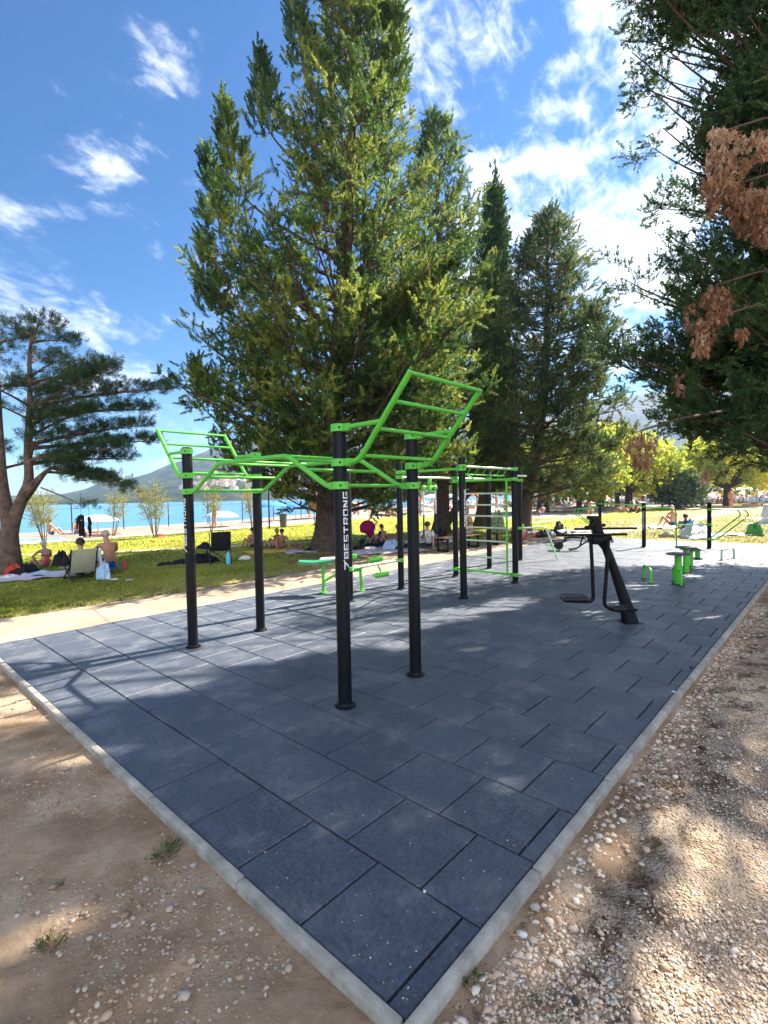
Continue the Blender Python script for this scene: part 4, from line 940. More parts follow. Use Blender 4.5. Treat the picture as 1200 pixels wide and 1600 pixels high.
# sit-up bench beside the low bar
bn = thing('sit_up_bench', 'green sit up bench with curved board and padded rollers by the low bar', 'exercise bench', (4.96, 6.17, 0), math.atan2(-.739, .674))
def bl(px_, py_, dy=0): return Vector(((px_-505.8)*.01135*1.0, dy, (926.3-py_)*.01165))
lg = MB(); lg.tube([bl(505.8, 926), bl(505.8, 878)], .033, 14); lg.cyl(bl(505.8, 926), .07, .012, 20); part('leg', lg, M_green, bn)
lg = MB(); lg.tube([(.72, .10, 0), (.70, .10, .43)], .03, 14); lg.cyl((.72, .10, 0), .065, .012, 20); part('leg', lg, M_green, bn)
sb = MB(); n = 16; vs = []; fs = []
for i in range(n+1):
    tt = i/n; x = -.47+.95*tt; w = .19*(math.sin(PI*min(1, max(0, .10+.86*tt)))**.45); z = .595+.05*tt-.05*math.sin(PI*tt)+.02*tt
    for zz in (0, .028):
        for j in range(7): vs.append((x, -w+2*w*j/6, z+zz-.035*(1-((j-3)/3)**2)))
for i in range(n):
    for j in range(6):
        a = i*14+j; bb = a+14
        fs += [(a, bb, bb+1, a+1), (a+7, a+8, bb+8, bb+7)]
    fs += [(i*14, i*14+7, i*14+21, i*14+14), (i*14+6, i*14+20, i*14+27, i*14+13)]
fs += [tuple(range(7))+tuple(range(13, 6, -1)), tuple(n*14+q for q in range(7))+tuple(n*14+q for q in range(13, 6, -1))]
sb.add(vs, fs); M_teal = mat('teal_board', (.03, .22, .11), .4, var=.1); part('board', sb, M_teal, bn)
pd = MB(); pd.box((.16, .0, .655), (.42, .26, .02), rot=Matrix.Rotation(-.03, 3, 'Y'), bev=.01); part('board_top', pd, M_white, bn)  # white plate stands in for the reflective top of the green board
st = MB(); st.tube([bl(505.8, 908), (.30, .05, .38), (.72, .10, .41)], .027, 12); st.tube([(.2, .04, .30), (.75, .05, .47), (1.05, .02, .62)], .027, 12); st.box((.78, .05, .515), (.66, .05, .035), rot=Matrix.Rotation(-.26, 3, 'Y'), bev=.008); part('beam', st, M_green, bn)
for (x0, z0, x1, z1, dy) in ((.88, .62, 1.13, .655, -.12), (.98, .335, 1.24, .375, -.18), (.42, .63, .62, .655, .28)):
    ro = MB(); ro.tube([(x0, dy, z0), (x1, dy, z1)], .047, 16); ro.tube([(x0-.008, dy, z0), (x1+.008, dy, z1+.001)], .018, 10); part('roller', ro, M_green, bn)
stk = MB(); stk.tube(rnd([(1.0, -.02, .62), (1.03, -.10, .56), (1.08, -.16, .44), (1.11, -.18, .36)], .05), .017, 8); part('roller_stalk', stk, M_green, bn)
rg_ = MB(); rg_.tube([(.55+.045*math.cos(a*PI/8), -.22, .34+.045*math.sin(a*PI/8)) for a in range(17)], .006, 6, cap=False); part('pull_ring', rg_, M_grip, bn)

# air walker
aw = thing('air_walker', 'black air walker with slanted column, hanging pedal arms and long handlebars', 'exercise machine', (6.14, 1.07, 0), math.atan2(-.739, .674))
k_ = .001323
def wk(cx_, cy_, dy=0): return Vector(((cx_-850)*k_, dy, (1310-cy_)*k_))
cm = MB()
sec = [(850, 1318, 82, .085), (818, 1150, 60, .065), (700, 800, 45, .05), (605, 540, 42, .048), (540, 440, 56, .06), (505, 330, 55, .07), (480, 205, 50, .07)]
vs = []; fs = []
for (cx_, cy_, hw, hd) in sec:
    c = wk(cx_, cy_)
    for q in range(12):
        a = 2*PI*q/12; ca, sa = math.cos(a), math.sin(a); s_ = lambda t: math.copysign(abs(t)**.55, t)
        vs.append(c+Vector((s_(ca)*hw*k_, s_(sa)*hd, 0)))
for i in range(len(sec)-1):
    for q in range(12): fs.append((i*12+q, i*12+(q+1) % 12, (i+1)*12+(q+1) % 12, (i+1)*12+q))
fs += [tuple(range(12))[::-1], tuple((len(sec)-1)*12+q for q in range(12))]
cm.add(vs, fs); cm.box(wk(855, 1312)+Vector((0, 0, .002)), (.27, .25, .012), bev=.004); cm.box(wk(825, 1160), (.19, .20, .035), rot=Matrix.Rotation(.12, 3, 'Y'), bev=.012)
col_ = part('column', cm, M_black, aw)
hd = MB(); hd.box(wk(462, 205), (.125, .14, .05), bev=.01)
hd.tube(rnd([wk(470, 235, -.02), wk(420, 290, -.06), wk(395, 298, -.08), wk(362, 297, -.10)], .03), .022, 10, flat=1.4); hd.tube(rnd([wk(500, 215, .02), wk(560, 285, .06), wk(585, 292, .07), wk(612, 286, .08)], .03), .022, 10, flat=1.4); part('head', hd, M_black, aw)
hu = MB(); hu.tube([wk(385, 428), wk(650, 415)], .042, 16); hu.box(wk(520, 440), (.20, .13, .11), bev=.02); part('hub', hu, M_black, aw)
hcap = MB(); hcap.tube([wk(640, 440, -.05), wk(655, 440, -.05)], .035, 14); hcap.tube([wk(385, 430, -.03), wk(376, 430, -.03)], .035, 14); part('hub_cap', hcap, M_grip, aw)
for (a, c, dy) in ((wk(50, 372), wk(768, 376), -.14), (wk(312, 328), wk(975, 332), .14)):
    h = MB(); h.tube([a+Vector((0, dy, 0)), c+Vector((0, dy, 0))], .017, 12); part('handlebar', h, M_black, aw)
M_brown_bar = M_black
for (p, foot, s) in (([wk(438, 430), wk(450, 700), wk(462, 1070), wk(395, 1085), wk(150, 1065)], (260, 1050), -1), ([wk(588, 440), wk(570, 720), wk(540, 1100), wk(600, 1150), wk(760, 1180)], (690, 1140), 1)):
    pa = MB(); pa.tube(rnd([q+Vector((0, -.05*s-.06, 0)) for q in p], .07), .025, 12); arm = part('pedal_arm', pa, M_black, aw)
    f = MB(); f.box(wk(*foot)+Vector((0, -.05*s-.06, 0)), (.36 if s < 0 else .20, .15, .028), bev=.012)
    c0 = wk(*foot)+Vector((0, -.05*s-.06, .028)); ln_ = .15 if s < 0 else .09
    for dy in (-.07, .07): f.tube(rnd([c0+Vector((-ln_, dy, -.01)), c0+Vector((-ln_, dy, .02)), c0+Vector((ln_, dy, .02)), c0+Vector((ln_, dy, -.01))], .02), .008, 6)
    part('foot_plate', f, M_dark, arm)
wl_ = MB()
for (x, y, w, h) in LET:
    tt = lambda q: q/LETW
    def P2(a, b_): # along the right flank of the column
        c = wk(610+ (800-610)*(1-a)+44, 560+(1080-560)*(1-a)); return c+Vector((.006, -.03+.05*b_, 0))
    a0, a1 = tt(x), tt(x+w); wl_.add([P2(a0, y), P2(a1, y), P2(a1, y+h), P2(a0, y+h)], [(0, 1, 2, 3)])
part('lettering', wl_, M_white, aw)

# step pods, push-up bars
gp_ = 'green stepping posts with grey tops in a row'
for i, ((x, y), h, lab) in enumerate([((9.67, 1.24), .60, 'nearest green stepping post with round grey top'), ((11.28, 1.43), .57, 'tall green stepping post just behind the nearest one'),
        ((12.38, 1.57), .42, 'third green stepping post, lower, between the tall one and the last'), ((14.13, 1.74), .25, 'farthest and lowest green stepping post, partly hidden')]):
    r_ = thing('stepping_post', lab, 'stepping post', (x, y, 0), 0, gp_)
    mb = MB(); mb.cyl((0, 0, 0), .062, h-.03, 24); part('post', mb, M_green, r_)
    mb = MB(); mb.lathe((0, 0, h-.03), [(.19, 0), (.215, .008), (.215, .024), (.20, .032)], 40); part('step_top', mb, M_disc, r_)
    mb = MB(); mb.lathe((0, 0, 0), [(.11, 0), (.11, .008), (.066, .014)], 24)
    for q in range(4): mb.cyl((.088*math.cos(q*PI/2+.4), .088*math.sin(q*PI/2+.4), .008), .010, .012, 6)
    part('base_flange', mb, M_dark, r_)
gh = 'small green push up bars standing on the pad'
def hoop(p, q, h, lab, m=M_green):
    r_ = thing('push_up_bar', lab, 'push up bar', ((p[0]+q[0])/2, (p[1]+q[1])/2, 0), 0, gh); p = Vector((*p, 0)); q = Vector((*q, 0))
    mb = MB(); mb.tube(rnd([p, p+ZUP*h, q+ZUP*h, q], .09), .024, 12); part('handle', mb, m, r_, world=True)
    for e in (p, q):
        f = MB(); f.lathe(e, [(.05, 0), (.05, .008), (.026, .012)], 16); part('base_flange', f, M_dark, r_, world=True)
hoop((9.95, 1.93), (9.43, 1.66), .28, 'green push up bar standing alone left of the nearest post'); hoop((10.02, 1.40), (9.50, 1.15), .28, 'green push up bar right at the foot of the nearest post')
hoop((14.0, 1.19), (14.55, 1.0), .27, 'pale far push up bar right of the last post', M_pale)

# low bar station at the far end
ls = thing('bar_station', 'low far bar station of three black poles with green bars and bent parallel arms', 'climbing frame', (16.2, 3.61, 0))
P1, P2_, P3 = (19.0, 5.95), (16.2, 3.61), (16.8, 1.93)
pole(ls, *P1, 1.42, .06); pole(ls, *P2_, 1.42, .06, text=PI-.1, tz=.55, tl=.62); pole(ls, *P3, 1.42, .06)
L2 = (16.31, 2.71)
bar(ls, [(P1[0]-.05, P1[1]-.04, 1.33), (P2_[0]+.05, P2_[1]+.04, 1.33)], .02, name='chin_bar'); bar(ls, [(P2_[0], P2_[1]-.06, 1.27), (L2[0], L2[1]+.02, 1.24), (L2[0], L2[1], .01)], .021, name='bent_bar', rad=.14)
bar(ls, [(L2[0], L2[1], .72), (P3[0]-.04, P3[1]+.05, .74)], .02, name='cross_bar')
for z, p in ((1.33, P1), (1.30, P2_), (1.2, P3), (.74, P3), (.29, P3)): clamp(ls, p[0], p[1], z, None)
def arms(p, sgn, reach_, zt, zb):
    for off in (-.17, .17):
        d = RGT*sgn; n = FWD*off; b0 = Vector((*p, 0))+n
        bar(ls, [Vector((*p, zt))+d*.05, b0+d*.18+ZUP*zt, b0+d*reach_+ZUP*(zt-.03), b0+d*(reach_+.12)+ZUP*(zt-.20), b0+d*.15+ZUP*(zb+.04), Vector((*p, zb))+d*.05], .021, name='parallel_arm', rad=.10)
arms(P3, 1, .98, 1.2, .27); arms(P1, -1, .86, 1.18, .35)

# rowing machine
rw = thing('rowing_machine', 'low black rowing machine on the far half of the pad behind the walker', 'exercise machine', (14.2, 5.0, 0), math.atan2(-.739, .674))
q_ = .00197
def rl(cx_, cy_, dy=0): return Vector(((cx_-600)*q_, dy, max(.01, (822-cy_)*q_)))
mb = MB(); mb.tube([rl(410, 622), rl(560, 612), rl(760, 630)], .035, 10); mb.tube([rl(420, 640), rl(450, 660), rl(370, 690)], .03, 8); mb.box(rl(560, 605), (.30, .24, .05), bev=.02); part('seat_rail', mb, M_black, rw)
mb = MB(); mb.tube([rl(725, 570), rl(690, 660), rl(655, 760), rl(600, 790), rl(490, 800)], .025, 8); mb.tube([rl(655, 752), rl(760, 690), rl(830, 665)], .025, 8); mb.tube([rl(435, 440), rl(455, 540)], .012, 6); part('frame', mb, M_black, rw)
mb = MB(); mb.tube([rl(325, 735, -.05), rl(325, 735, .05)], .13, 20); mb.tube([rl(325, 735, -.16), rl(325, 735, .16)], .03, 8); part('flywheel', mb, M_dark, rw)
mb = MB(); mb.box(rl(530, 800), (.12, .30, .03), bev=.01); mb.box(rl(240, 745), (.10, .22, .03), bev=.01); part('foot_plate', mb, M_black, rw)
mb = MB(); mb.tube([rl(155, 830), rl(350, 815)], .022, 8); mb.tube([rl(120, 720), rl(230, 725)], .016, 8); part('ground_bar', mb, M_green, rw)

# ------------------------------------------------------------------ people
def skin_mesh(name, chains, m, sub=1):
    """chains: lists of ((x,y,z), r); chains sharing a start point are joined. First point is the root."""
    idx = {}; V = []; Rr = []; E = []
    def vid(p, r):
        k = tuple(round(c, 4) for c in p)
        if k not in idx: idx[k] = len(V); V.append(p); Rr.append(r)
        return idx[k]
    for ch in chains:
        prev = None
        for p, r in ch:
            i = vid(p, r)
            if prev is not None and prev != i: E.append((prev, i))
            prev = i
    me = bpy.data.meshes.new('tmp'); me.from_pydata(V, E, []); o = bpy.data.objects.new('tmp', me); COL.objects.link(o)
    md = o.modifiers.new('s', 'SKIN'); md.use_smooth_shade = True; md.branch_smoothing = .5
    if sub:
        sd = o.modifiers.new('d', 'SUBSURF'); sd.levels = sub; sd.render_levels = sub
    for i, r in enumerate(Rr):
        sv = me.skin_vertices[0].data[i]; sv.radius = (r, r) if not isinstance(r, tuple) else r; sv.use_root = (i == 0)
    dg = bpy.context.evaluated_depsgraph_get(); ev = o.evaluated_get(dg); nm = bpy.data.meshes.new_from_object(ev)
    bpy.data.objects.remove(o); bpy.data.meshes.remove(me)
    nm.name = name; nm.materials.clear(); nm.materials.append(m); return nm
def lerp3(a, b, t): return tuple(a[i]*(1-t)+b[i]*t for i in range(3))
POSES = {}
POSES['stand'] = dict(pel=(0, 0, .95), spi=(0, .01, 1.13), che=(0, 0, 1.33), nek=(0, -.005, 1.48), h0=(0, .012, 1.555), h1=(0, .02, 1.645), h2=(0, .01, 1.73),
    sl=(-.18, 0, 1.41), el=(-.24, -.03, 1.13), wl=(-.25, .07, .90), pl=(-.245, .11, .82), sr=(.18, 0, 1.41), er=(.24, -.03, 1.13), wr=(.25, .07, .90), pr=(.245, .11, .82),
    hl=(-.095, 0, .90), kl=(-.11, .03, .50), al=(-.11, -.03, .085), tl=(-.13, .13, .03), hr=(.095, 0, .90), kr=(.11, .03, .50), ar=(.11, -.03, .085), tr=(.13, .13, .03))
POSES['ground'] = dict(pel=(0, 0, .13), spi=(0, -.03, .31), che=(0, .0, .51), nek=(0, .04, .665), h0=(0, .07, .735), h1=(0, .09, .82), h2=(0, .085, .905),
    sl=(-.18, .02, .595), el=(-.27, .14, .35), wl=(-.17, .33, .40), pl=(-.12, .39, .41), sr=(.18, .02, .595), er=(.27, .14, .35), wr=(.17, .33, .40), pr=(.12, .39, .41),
    hl=(-.10, .05, .12), kl=(-.16, .40, .44), al=(-.13, .62, .10), tl=(-.14, .77, .05), hr=(.10, .05, .12), kr=(.16, .40, .44), ar=(.13, .62, .10), tr=(.14, .77, .05))
POSES['lean'] = dict(POSES['ground'], spi=(0, -.09, .30), che=(0, -.16, .49), nek=(0, -.18, .645), h0=(0, -.17, .715), h1=(0, -.15, .80), h2=(0, -.15, .885),
    sl=(-.18, -.17, .575), el=(-.25, -.32, .32), wl=(-.27, -.42, .08), pl=(-.28, -.40, .03), sr=(.18, -.17, .575), er=(.25, -.32, .32), wr=(.27, -.42, .08), pr=(.28, -.40, .03),
    kl=(-.12, .45, .36), al=(-.12, .80, .08), tl=(-.13, .92, .06))
POSES['stool'] = dict(pel=(0, 0, .50), spi=(0, .0, .69), che=(0, .04, .90), nek=(0, .10, 1.05), h0=(0, .14, 1.12), h1=(0, .17, 1.205), h2=(0, .165, 1.29),
    sl=(-.19, .07, .985), el=(-.27, .16, .72), wl=(-.15, .36, .64), pl=(-.09, .42, .62), sr=(.19, .07, .985), er=(.26, .18, .73), wr=(.13, .37, .64), pr=(.07, .43, .62),
    hl=(-.10, .05, .49), kl=(-.15, .46, .50), al=(-.15, .44, .09), tl=(-.16, .59, .03), hr=(.10, .05, .49), kr=(.15, .46, .50), ar=(.15, .44, .09), tr=(.16, .59, .03))
POSES['low'] = {k: ((v[0], v[1], v[2]-.28) if k in ('pel', 'spi', 'che', 'nek', 'h0', 'h1', 'h2', 'sl', 'sr', 'hl', 'hr') else (v[0], v[1], v[2]-.20) if k[0] in 'ewp' else (v[0], v[1], v[2]-.02)) for k, v in POSES['stool'].items()}
POSES['recline'] = dict(POSES['stool'], pel=(0, 0, .40), spi=(0, -.06, .58), che=(0, -.12, .79), nek=(0, -.12, .95), h0=(0, -.10, 1.02), h1=(0, -.08, 1.105), h2=(0, -.085, 1.19),
    sl=(-.18, -.11, .885), el=(-.28, .08, .66), wl=(-.27, .32, .64), pl=(-.26, .40, .63), sr=(.18, -.11, .885), er=(.28, .08, .66), wr=(.27, .32, .64), pr=(.26, .40, .63),
    hl=(-.10, .05, .40), kl=(-.13, .48, .46), al=(-.12, .80, .20), tl=(-.13, .93, .26), hr=(.10, .05, .40), kr=(.13, .48, .46), ar=(.12, .80, .20), tr=(.13, .93, .26))
POSES['recline'] = {k: (v[0], v[1], v[2]-.25 if k not in ('al', 'ar', 'tl', 'tr') else max(.03, v[2]-.18)) for k, v in POSES['recline'].items()}
S_ = POSES['stand']
POSES['lie'] = {k: (v[0], v[2]-.9, .13-v[1]*.6 if k not in ('tl', 'tr') else .06) for k, v in S_.items()}     # face down, head towards +y
def body_chains(p, wom=False, fingers=True, k=1.0):
    sh = .052 if wom else .058
    C_ = [[(p['pel'], .125), (p['spi'], .105 if wom else .118), (p['che'], .118 if wom else .132), (p['nek'], .050), (p['h0'], .062), (p['h1'], .090), (p['h2'], .062)]]
    for s in 'lr':
        C_.append([(p['che'], .13), (p['s'+s], sh), (lerp3(p['s'+s], p['e'+s], .5), .046), (p['e'+s], .040), (lerp3(p['e'+s], p['w'+s], .35), .039), (p['w'+s], .027), (p['p'+s], .034)])
        if fingers:
            a = Vector(p['w'+s]); b = Vector(p['p'+s]); d = (b-a).normalized(); sd = d.cross(ZUP)
            sd = sd.normalized() if sd.length > .1 else Vector((0, 1, 0)); up = sd.cross(d)
            for j, (o_, l) in enumerate(((-.030, .060), (-.010, .072), (.010, .068), (.028, .052))):
                m1 = b+d*(.030+l*.45)+sd*o_*1.05-up*.006; m2 = b+d*(.028+l*.9)+sd*o_*1.1-up*.026
                C_.append([(p['p'+s], .034), (tuple(b+d*.030+sd*o_), .0105), (tuple(m1), .0095), (tuple(m2), .0075)])
            th = -1 if s == 'l' else 1
            C_.append([(p['p'+s], .034), (tuple(b-d*.005-sd*.034*th), .012), (tuple(b+d*.03-sd*.052*th-up*.01), .0095)])
        C_.append([(p['pel'], .125), (p['h'+s], .092), (lerp3(p['h'+s], p['k'+s], .5), .074), (p['k'+s], .055), (lerp3(p['k'+s], p['a'+s], .35), .056), (p['a'+s], .036), (p['t'+s], .030)])
    # nose
    h = Vector(p['h1']); f = (h-Vector(p['che'])); 
    return C_
HAIRPROF = {'short': (.094, .060), 'long': (.100, .16), 'bun': (.096, .07), 'bald': (.0905, .05)}
def person(label, pose, loc, rz, skin=None, hair='short', hairm=None, wear=(), wom=False, over=None, group=None, fingers=True, scale=1.0, lie=False):
    p = dict(POSES[pose]);
    if over: p.update(over)
    root = thing('person', label, 'person', loc, rz, group)
    if scale != 1: root.scale = (scale,)*3
    sk = skin or M_skin
    bm_ = skin_mesh('body', body_chains(p, wom, fingers), sk)
    b = bpy.data.objects.new('body', bm_); link(b, root)
    # face and ears, worked into the same body mesh
    h = Vector(p['h1']); up = (Vector(p['h2'])-Vector(p['h0'])).normalized(); fw = Vector((0, 1, 0)) if abs(up.y) < .7 else Vector((0, 0, -1))
    fw = (fw-up*fw.dot(up)).normalized(); sd = fw.cross(up)
    rotm = Matrix((sd, fw, up)).transposed()
    fm = MB(); fm.ball(h+fw*.092-up*.012, (.012, .018, .024), 8, 6, rot=rotm)
    for s in (-1, 1): fm.ball(h+sd*.088*s-up*.008-fw*.005, (.010, .022, .034), 8, 6, rot=rotm)
    fm.ball(h+fw*.080-up*.055, (.024, .010, .008), 8, 5, rot=rotm)
    bmx = bmesh.new(); bmx.from_mesh(bm_); tmp = bpy.data.meshes.new('t'); tmp.from_pydata(fm.v, [], fm.f); bmx.from_mesh(tmp)
    for f in bmx.faces: f.smooth = True
    bmx.to_mesh(bm_); bmx.free(); bpy.data.meshes.remove(tmp)
    ey = MB()
    for s in (-1, 1): ey.ball(h+fw*.083+sd*.034*s+up*.012, (.012, .008, .008), 8, 6, rot=rotm)
    part('eyes', ey, M_hair_dark, root)
    hm_ = hairm or M_hair_dark; rr_, low = HAIRPROF[hair]; hb_ = MB(); seg, rings = 16, 9; vs = []; fs = []
    for i in range(rings+1):
        for j in range(seg):
            ph = 2*PI*j/seg; back = -math.sin(ph)          # +1 at the back of the head
            thm = PI*(.36+.20*(back+1)/2*(1.5 if hair != 'bald' else 1.1)); th = thm*i/rings
            q = rr_*(1.06+.05*math.sin(ph*5+i)*(.5 if hair != 'bald' else .1)); dz = -low*max(0, back)*(i/rings)**2*(1.0 if hair == 'long' else .25)
            vs.append(h+rotm@Vector((q*.98*math.sin(th)*math.cos(ph), q*1.04*math.sin(th)*math.sin(ph)-.006, q*1.10*math.cos(th)+.004+dz)))
    for i in range(rings):
        for j in range(seg): fs.append((i*seg+j, (i+1)*seg+j, (i+1)*seg+(j+1) % seg, i*seg+(j+1) % seg))
    hb_.add(vs, fs)
    if hair == 'bun': hb_.ball(h-fw*.085+up*.05, .045, 10, 8, .06)
    part('hair', hb_, hm_, root, ang=80)
    def grow(pairs): return [[(q, r) for q, r in ch] for ch in pairs]
    for (kind, m) in wear:
        if kind == 'shorts':
            ch = [[(lerp3(p['pel'], p['spi'], .45), .128), (p['pel'], .142)]]+[[(p['pel'], .142), (p['h'+s], .108), (lerp3(p['h'+s], p['k'+s], .55), .090)] for s in 'lr']
        elif kind == 'trunks':
            ch = [[(lerp3(p['pel'], p['spi'], .35), .126), (p['pel'], .138)]]+[[(p['pel'], .138), (p['h'+s], .104), (lerp3(p['h'+s], p['k'+s], .15), .098)] for s in 'lr']
        elif kind == 'swimsuit':
            ch = [[(p['pel'], .140), (p['spi'], .120), (lerp3(p['spi'], p['che'], .7), .128)]]+[[(p['pel'], .140), (lerp3(p['pel'], p['h'+s], .7), .112)] for s in 'lr']
        elif kind == 'shirt':
            ch = [[(p['pel'], .136), (p['spi'], .128), (p['che'], .145), (lerp3(p['che'], p['nek'], .7), .072)]]+[[(p['che'], .145), (p['s'+s], .070), (lerp3(p['s'+s], p['e'+s], .7), .058)] for s in 'lr']
        elif kind == 'trousers':
            ch = [[(lerp3(p['pel'], p['spi'], .3), .13), (p['pel'], .14)]]+[[(p['pel'], .14), (p['h'+s], .105), (p['k'+s], .068), (lerp3(p['k'+s], p['a'+s], .9), .050)] for s in 'lr']
        elif kind == 'strap':
            st_ = MB(); c = Vector(lerp3(p['spi'], p['che'], .55)); axv = (Vector(p['che'])-Vector(p['spi'])).normalized(); x_ = Vector((1, 0, 0)); y_ = axv.cross(x_).normalized()
            st_.tube([c+x_*.150*math.cos(a*PI/12)+y_*.142*math.sin(a*PI/12) for a in range(25)], .011, 6, cap=False); part('bikini_strap', st_, m, root); continue
        o = bpy.data.objects.new(kind, skin_mesh(kind, ch, m)); link(o, root)
    return root
def face_to(du, dv): return math.atan2(-du, dv)
def G(x, y): q = at(x, y); return (q.x, q.y, 0)

person('woman with white hair in pink swimsuit sitting on the grass, one hand on her hip', 'ground', G(72, 887), .35, M_skin, 'short', M_hair_white, [('swimsuit', M_pink), ('strap', M_blackc)], True,
       dict(el=(-.42, .02, .42), wl=(-.24, .10, .22), pl=(-.18, .10, .16), kl=(-.18, .42, .25), kr=(.18, .42, .25)), scale=.82)
person('dark haired woman leaning back in the beige reclining chair', 'recline', tuple(at(126, 903))[:2]+(0,), -.05, M_skin, 'bun', M_hair_dark, [('swimsuit', M_blackc)], True)
person('bald bare backed man in blue shorts sitting on a folding stool', 'low', tuple(at(172, 896))[:2]+(0,), .10, M_skin2, 'bald', M_hair_grey, [('shorts', M_blue)], scale=1.05)
person('bare backed man in black trunks sitting on the grass beside the second left pole', 'ground', G(397, 857), .1, M_skin2, 'short', M_hair_dark, [('trunks', M_blackc)], scale=.82)
person('bare backed man on yellow towel, left one of the close pair', 'lean', G(429, 858), .15, M_skin2, 'short', M_hair_blond, [('trunks', M_navy)], scale=.82)
person('woman in bikini on yellow towel with knees bent, right one of the close pair', 'lean', G(440, 859), -.45, M_skin2, 'short', M_hair_dark, [('trunks', M_brownc), ('strap', M_brownc)], True, scale=.82)
person('dark haired man in dark shirt sitting on the ground right of the pink stroller', 'ground', G(599, 853), .1, M_skin, 'short', M_hair_dark, [('shirt', M_navy), ('shorts', M_navy)], scale=.85)
person('blond woman in orange top sitting on a pale blanket beside the man in dark shirt', 'lean', G(616, 853), .45, M_skin2, 'long', M_hair_blond, [('shirt', M_orange), ('shorts', M_lblue)], True, scale=.85)
person('dark haired person in white shirt resting against the bench end', 'lean', (12.5, 9.4, 0), -1.2, M_skin, 'short', M_hair_dark, [('shirt', M_whitec), ('shorts', M_navy)])
person('woman in dark bikini sitting with her back turned on the first bench', 'stool', (13.5, 8.35, 0), .2, M_skin2, 'bun', M_hair_blond, [('shorts', M_beige), ('strap', M_blackc)], True)
person('child with bare legs squatting beside the pole of the dip bar', 'ground', G(817, 847), -.9, M_skin, 'short', M_hair_blond, [('shirt', M_pink), ('trunks', M_pink)], scale=.72)
person('bare backed man sitting on a white towel beside the lawn footpath', 'ground', G(1052, 823), -.6, M_skin2, 'bald', M_hair_grey, [('trunks', M_blue)], scale=1.15)
person('small person in black sitting far out on the lawn', 'ground', G(997, 803), -.4, M_skin, 'long', M_hair_dark, [('shirt', M_blackc), ('trousers', M_blackc)], scale=1.1)
person('person in a dark top sitting behind the heap of white and blue towels', 'ground', tuple(at(1071, 838))[:2]+(0,), -1.4, M_skin2, 'short', M_hair_dark, [('shirt', M_brownc), ('shorts', M_navy)], scale=.95)
lp = person('sunbather lying face down on the lawn left of the leaning young tree', 'lie', tuple(at(160, 839))[:2]+(0,), 1.45, M_skin2, 'short', M_hair_dark, [('trunks', M_red)])

# bathers along the beach: repeats of a few figures
pst = [person('far bather with dark swimming trunks standing near the water', 'stand', (29, 36, -.13), .3, M_skin2, 'short', M_hair_dark, [('trunks', M_navy)], fingers=False, group='bathers on the beach'),
       person('far bather in red swimsuit standing on the beach', 'stand', (31, 34, -.1), 2.0, M_skin2, 'long', M_hair_blond, [('swimsuit', M_red)], True, fingers=False, group='bathers on the beach'),
       person('far bather in blue trunks sitting on the beach', 'ground', (35, 31, -.03), 2.4, M_skin2, 'short', M_hair_dark, [('trunks', M_skyblue)], fingers=False, group='bathers on the beach'),
       person('far sunbather lying on the pebbles', 'lie', (40, 31, -.03), .7, M_skin2, 'short', M_hair_dark, [('trunks', M_blackc)], fingers=False, group='bathers on the beach')]
rg = random.Random(17)
kinds = ['bather in dark swimming trunks standing in the beach crowd', 'bather in red swimsuit standing in the beach crowd', 'bather in blue trunks sitting in the beach crowd', 'sunbather lying in the beach crowd']
for i in range(64):
    kx = rg.choice([rg.uniform(540, 800), rg.uniform(640, 1190), rg.uniform(820, 1195)]); dep_ = rg.uniform(34, 60) if kx < 800 else rg.uniform(36, 75)
    if kx < 800: dep_ = rg.uniform(42, 62)
    q = at_depth(kx, 780, dep_); k = rg.choice([0, 1, 2, 2, 2, 2, 3, 3, 3, 3])
    zz = float(ground_z(np.array(q.x), np.array(q.y)))+.045 if q.y > 27.5 else .01
    if q.x < 33 and q.y < 26: continue
    dup(pst[k], (q.x, q.y, max(zz, -.45)), rg.uniform(0, 6.28), kinds[k], scale=rg.uniform(.92, 1.06))
for (x, y, k, lab) in [(337, 832, 0, 'lone bather in dark trunks standing at the water edge behind the bars rig'), (560, 806, 1, 'bather in red beside the big tree trunk at the shore'), (78, 842, 2, 'bather sitting by the water left of the hanging wetsuit'), (120, 839, 2, 'bather in blue trunks sitting at the shore left of the fence post')]:
    q = at(x, y, -.2); dup(pst[k], (q.x, q.y, float(ground_z(np.array(q.x), np.array(q.y)))+.045), rg.uniform(0, 6), lab)
# the rest of the packed far beach reads as one mass
Vc = MB()
for i in range(520):
    kx = rg.uniform(660, 1240); d_ = rg.uniform(60, 105); q = at_depth(kx, 780, d_)
    if q.y < 9 and kx < 1000: continue
    if rg.random() < .86: Vc.ball((q.x, q.y, .25), (rg.uniform(.2, .8), rg.uniform(.2, .5), rg.uniform(.12, .45)), 7, 5, .15, rg.randrange(5))
    else:
        h_ = rg.uniform(1.0, 1.7); m_ = rg.randrange(5); Vc.tube([(q.x, q.y, 0), (q.x, q.y, h_*.5), (q.x, q.y, h_*.8)], [.10, .17, .10], 6, mi=m_); Vc.ball((q.x, q.y, h_*.92), .12, 7, 5, mi=0)
cw = bpy.data.objects.new('beach_crowd', Vc.mesh('beach_crowd', [M_skin2, M_lilac, M_whitec, M_lblue, M_skin])); COL.objects.link(cw); cw['kind'] = 'stuff'; cw['label'] = 'packed far crowd of beach goers with towels and bags'; 

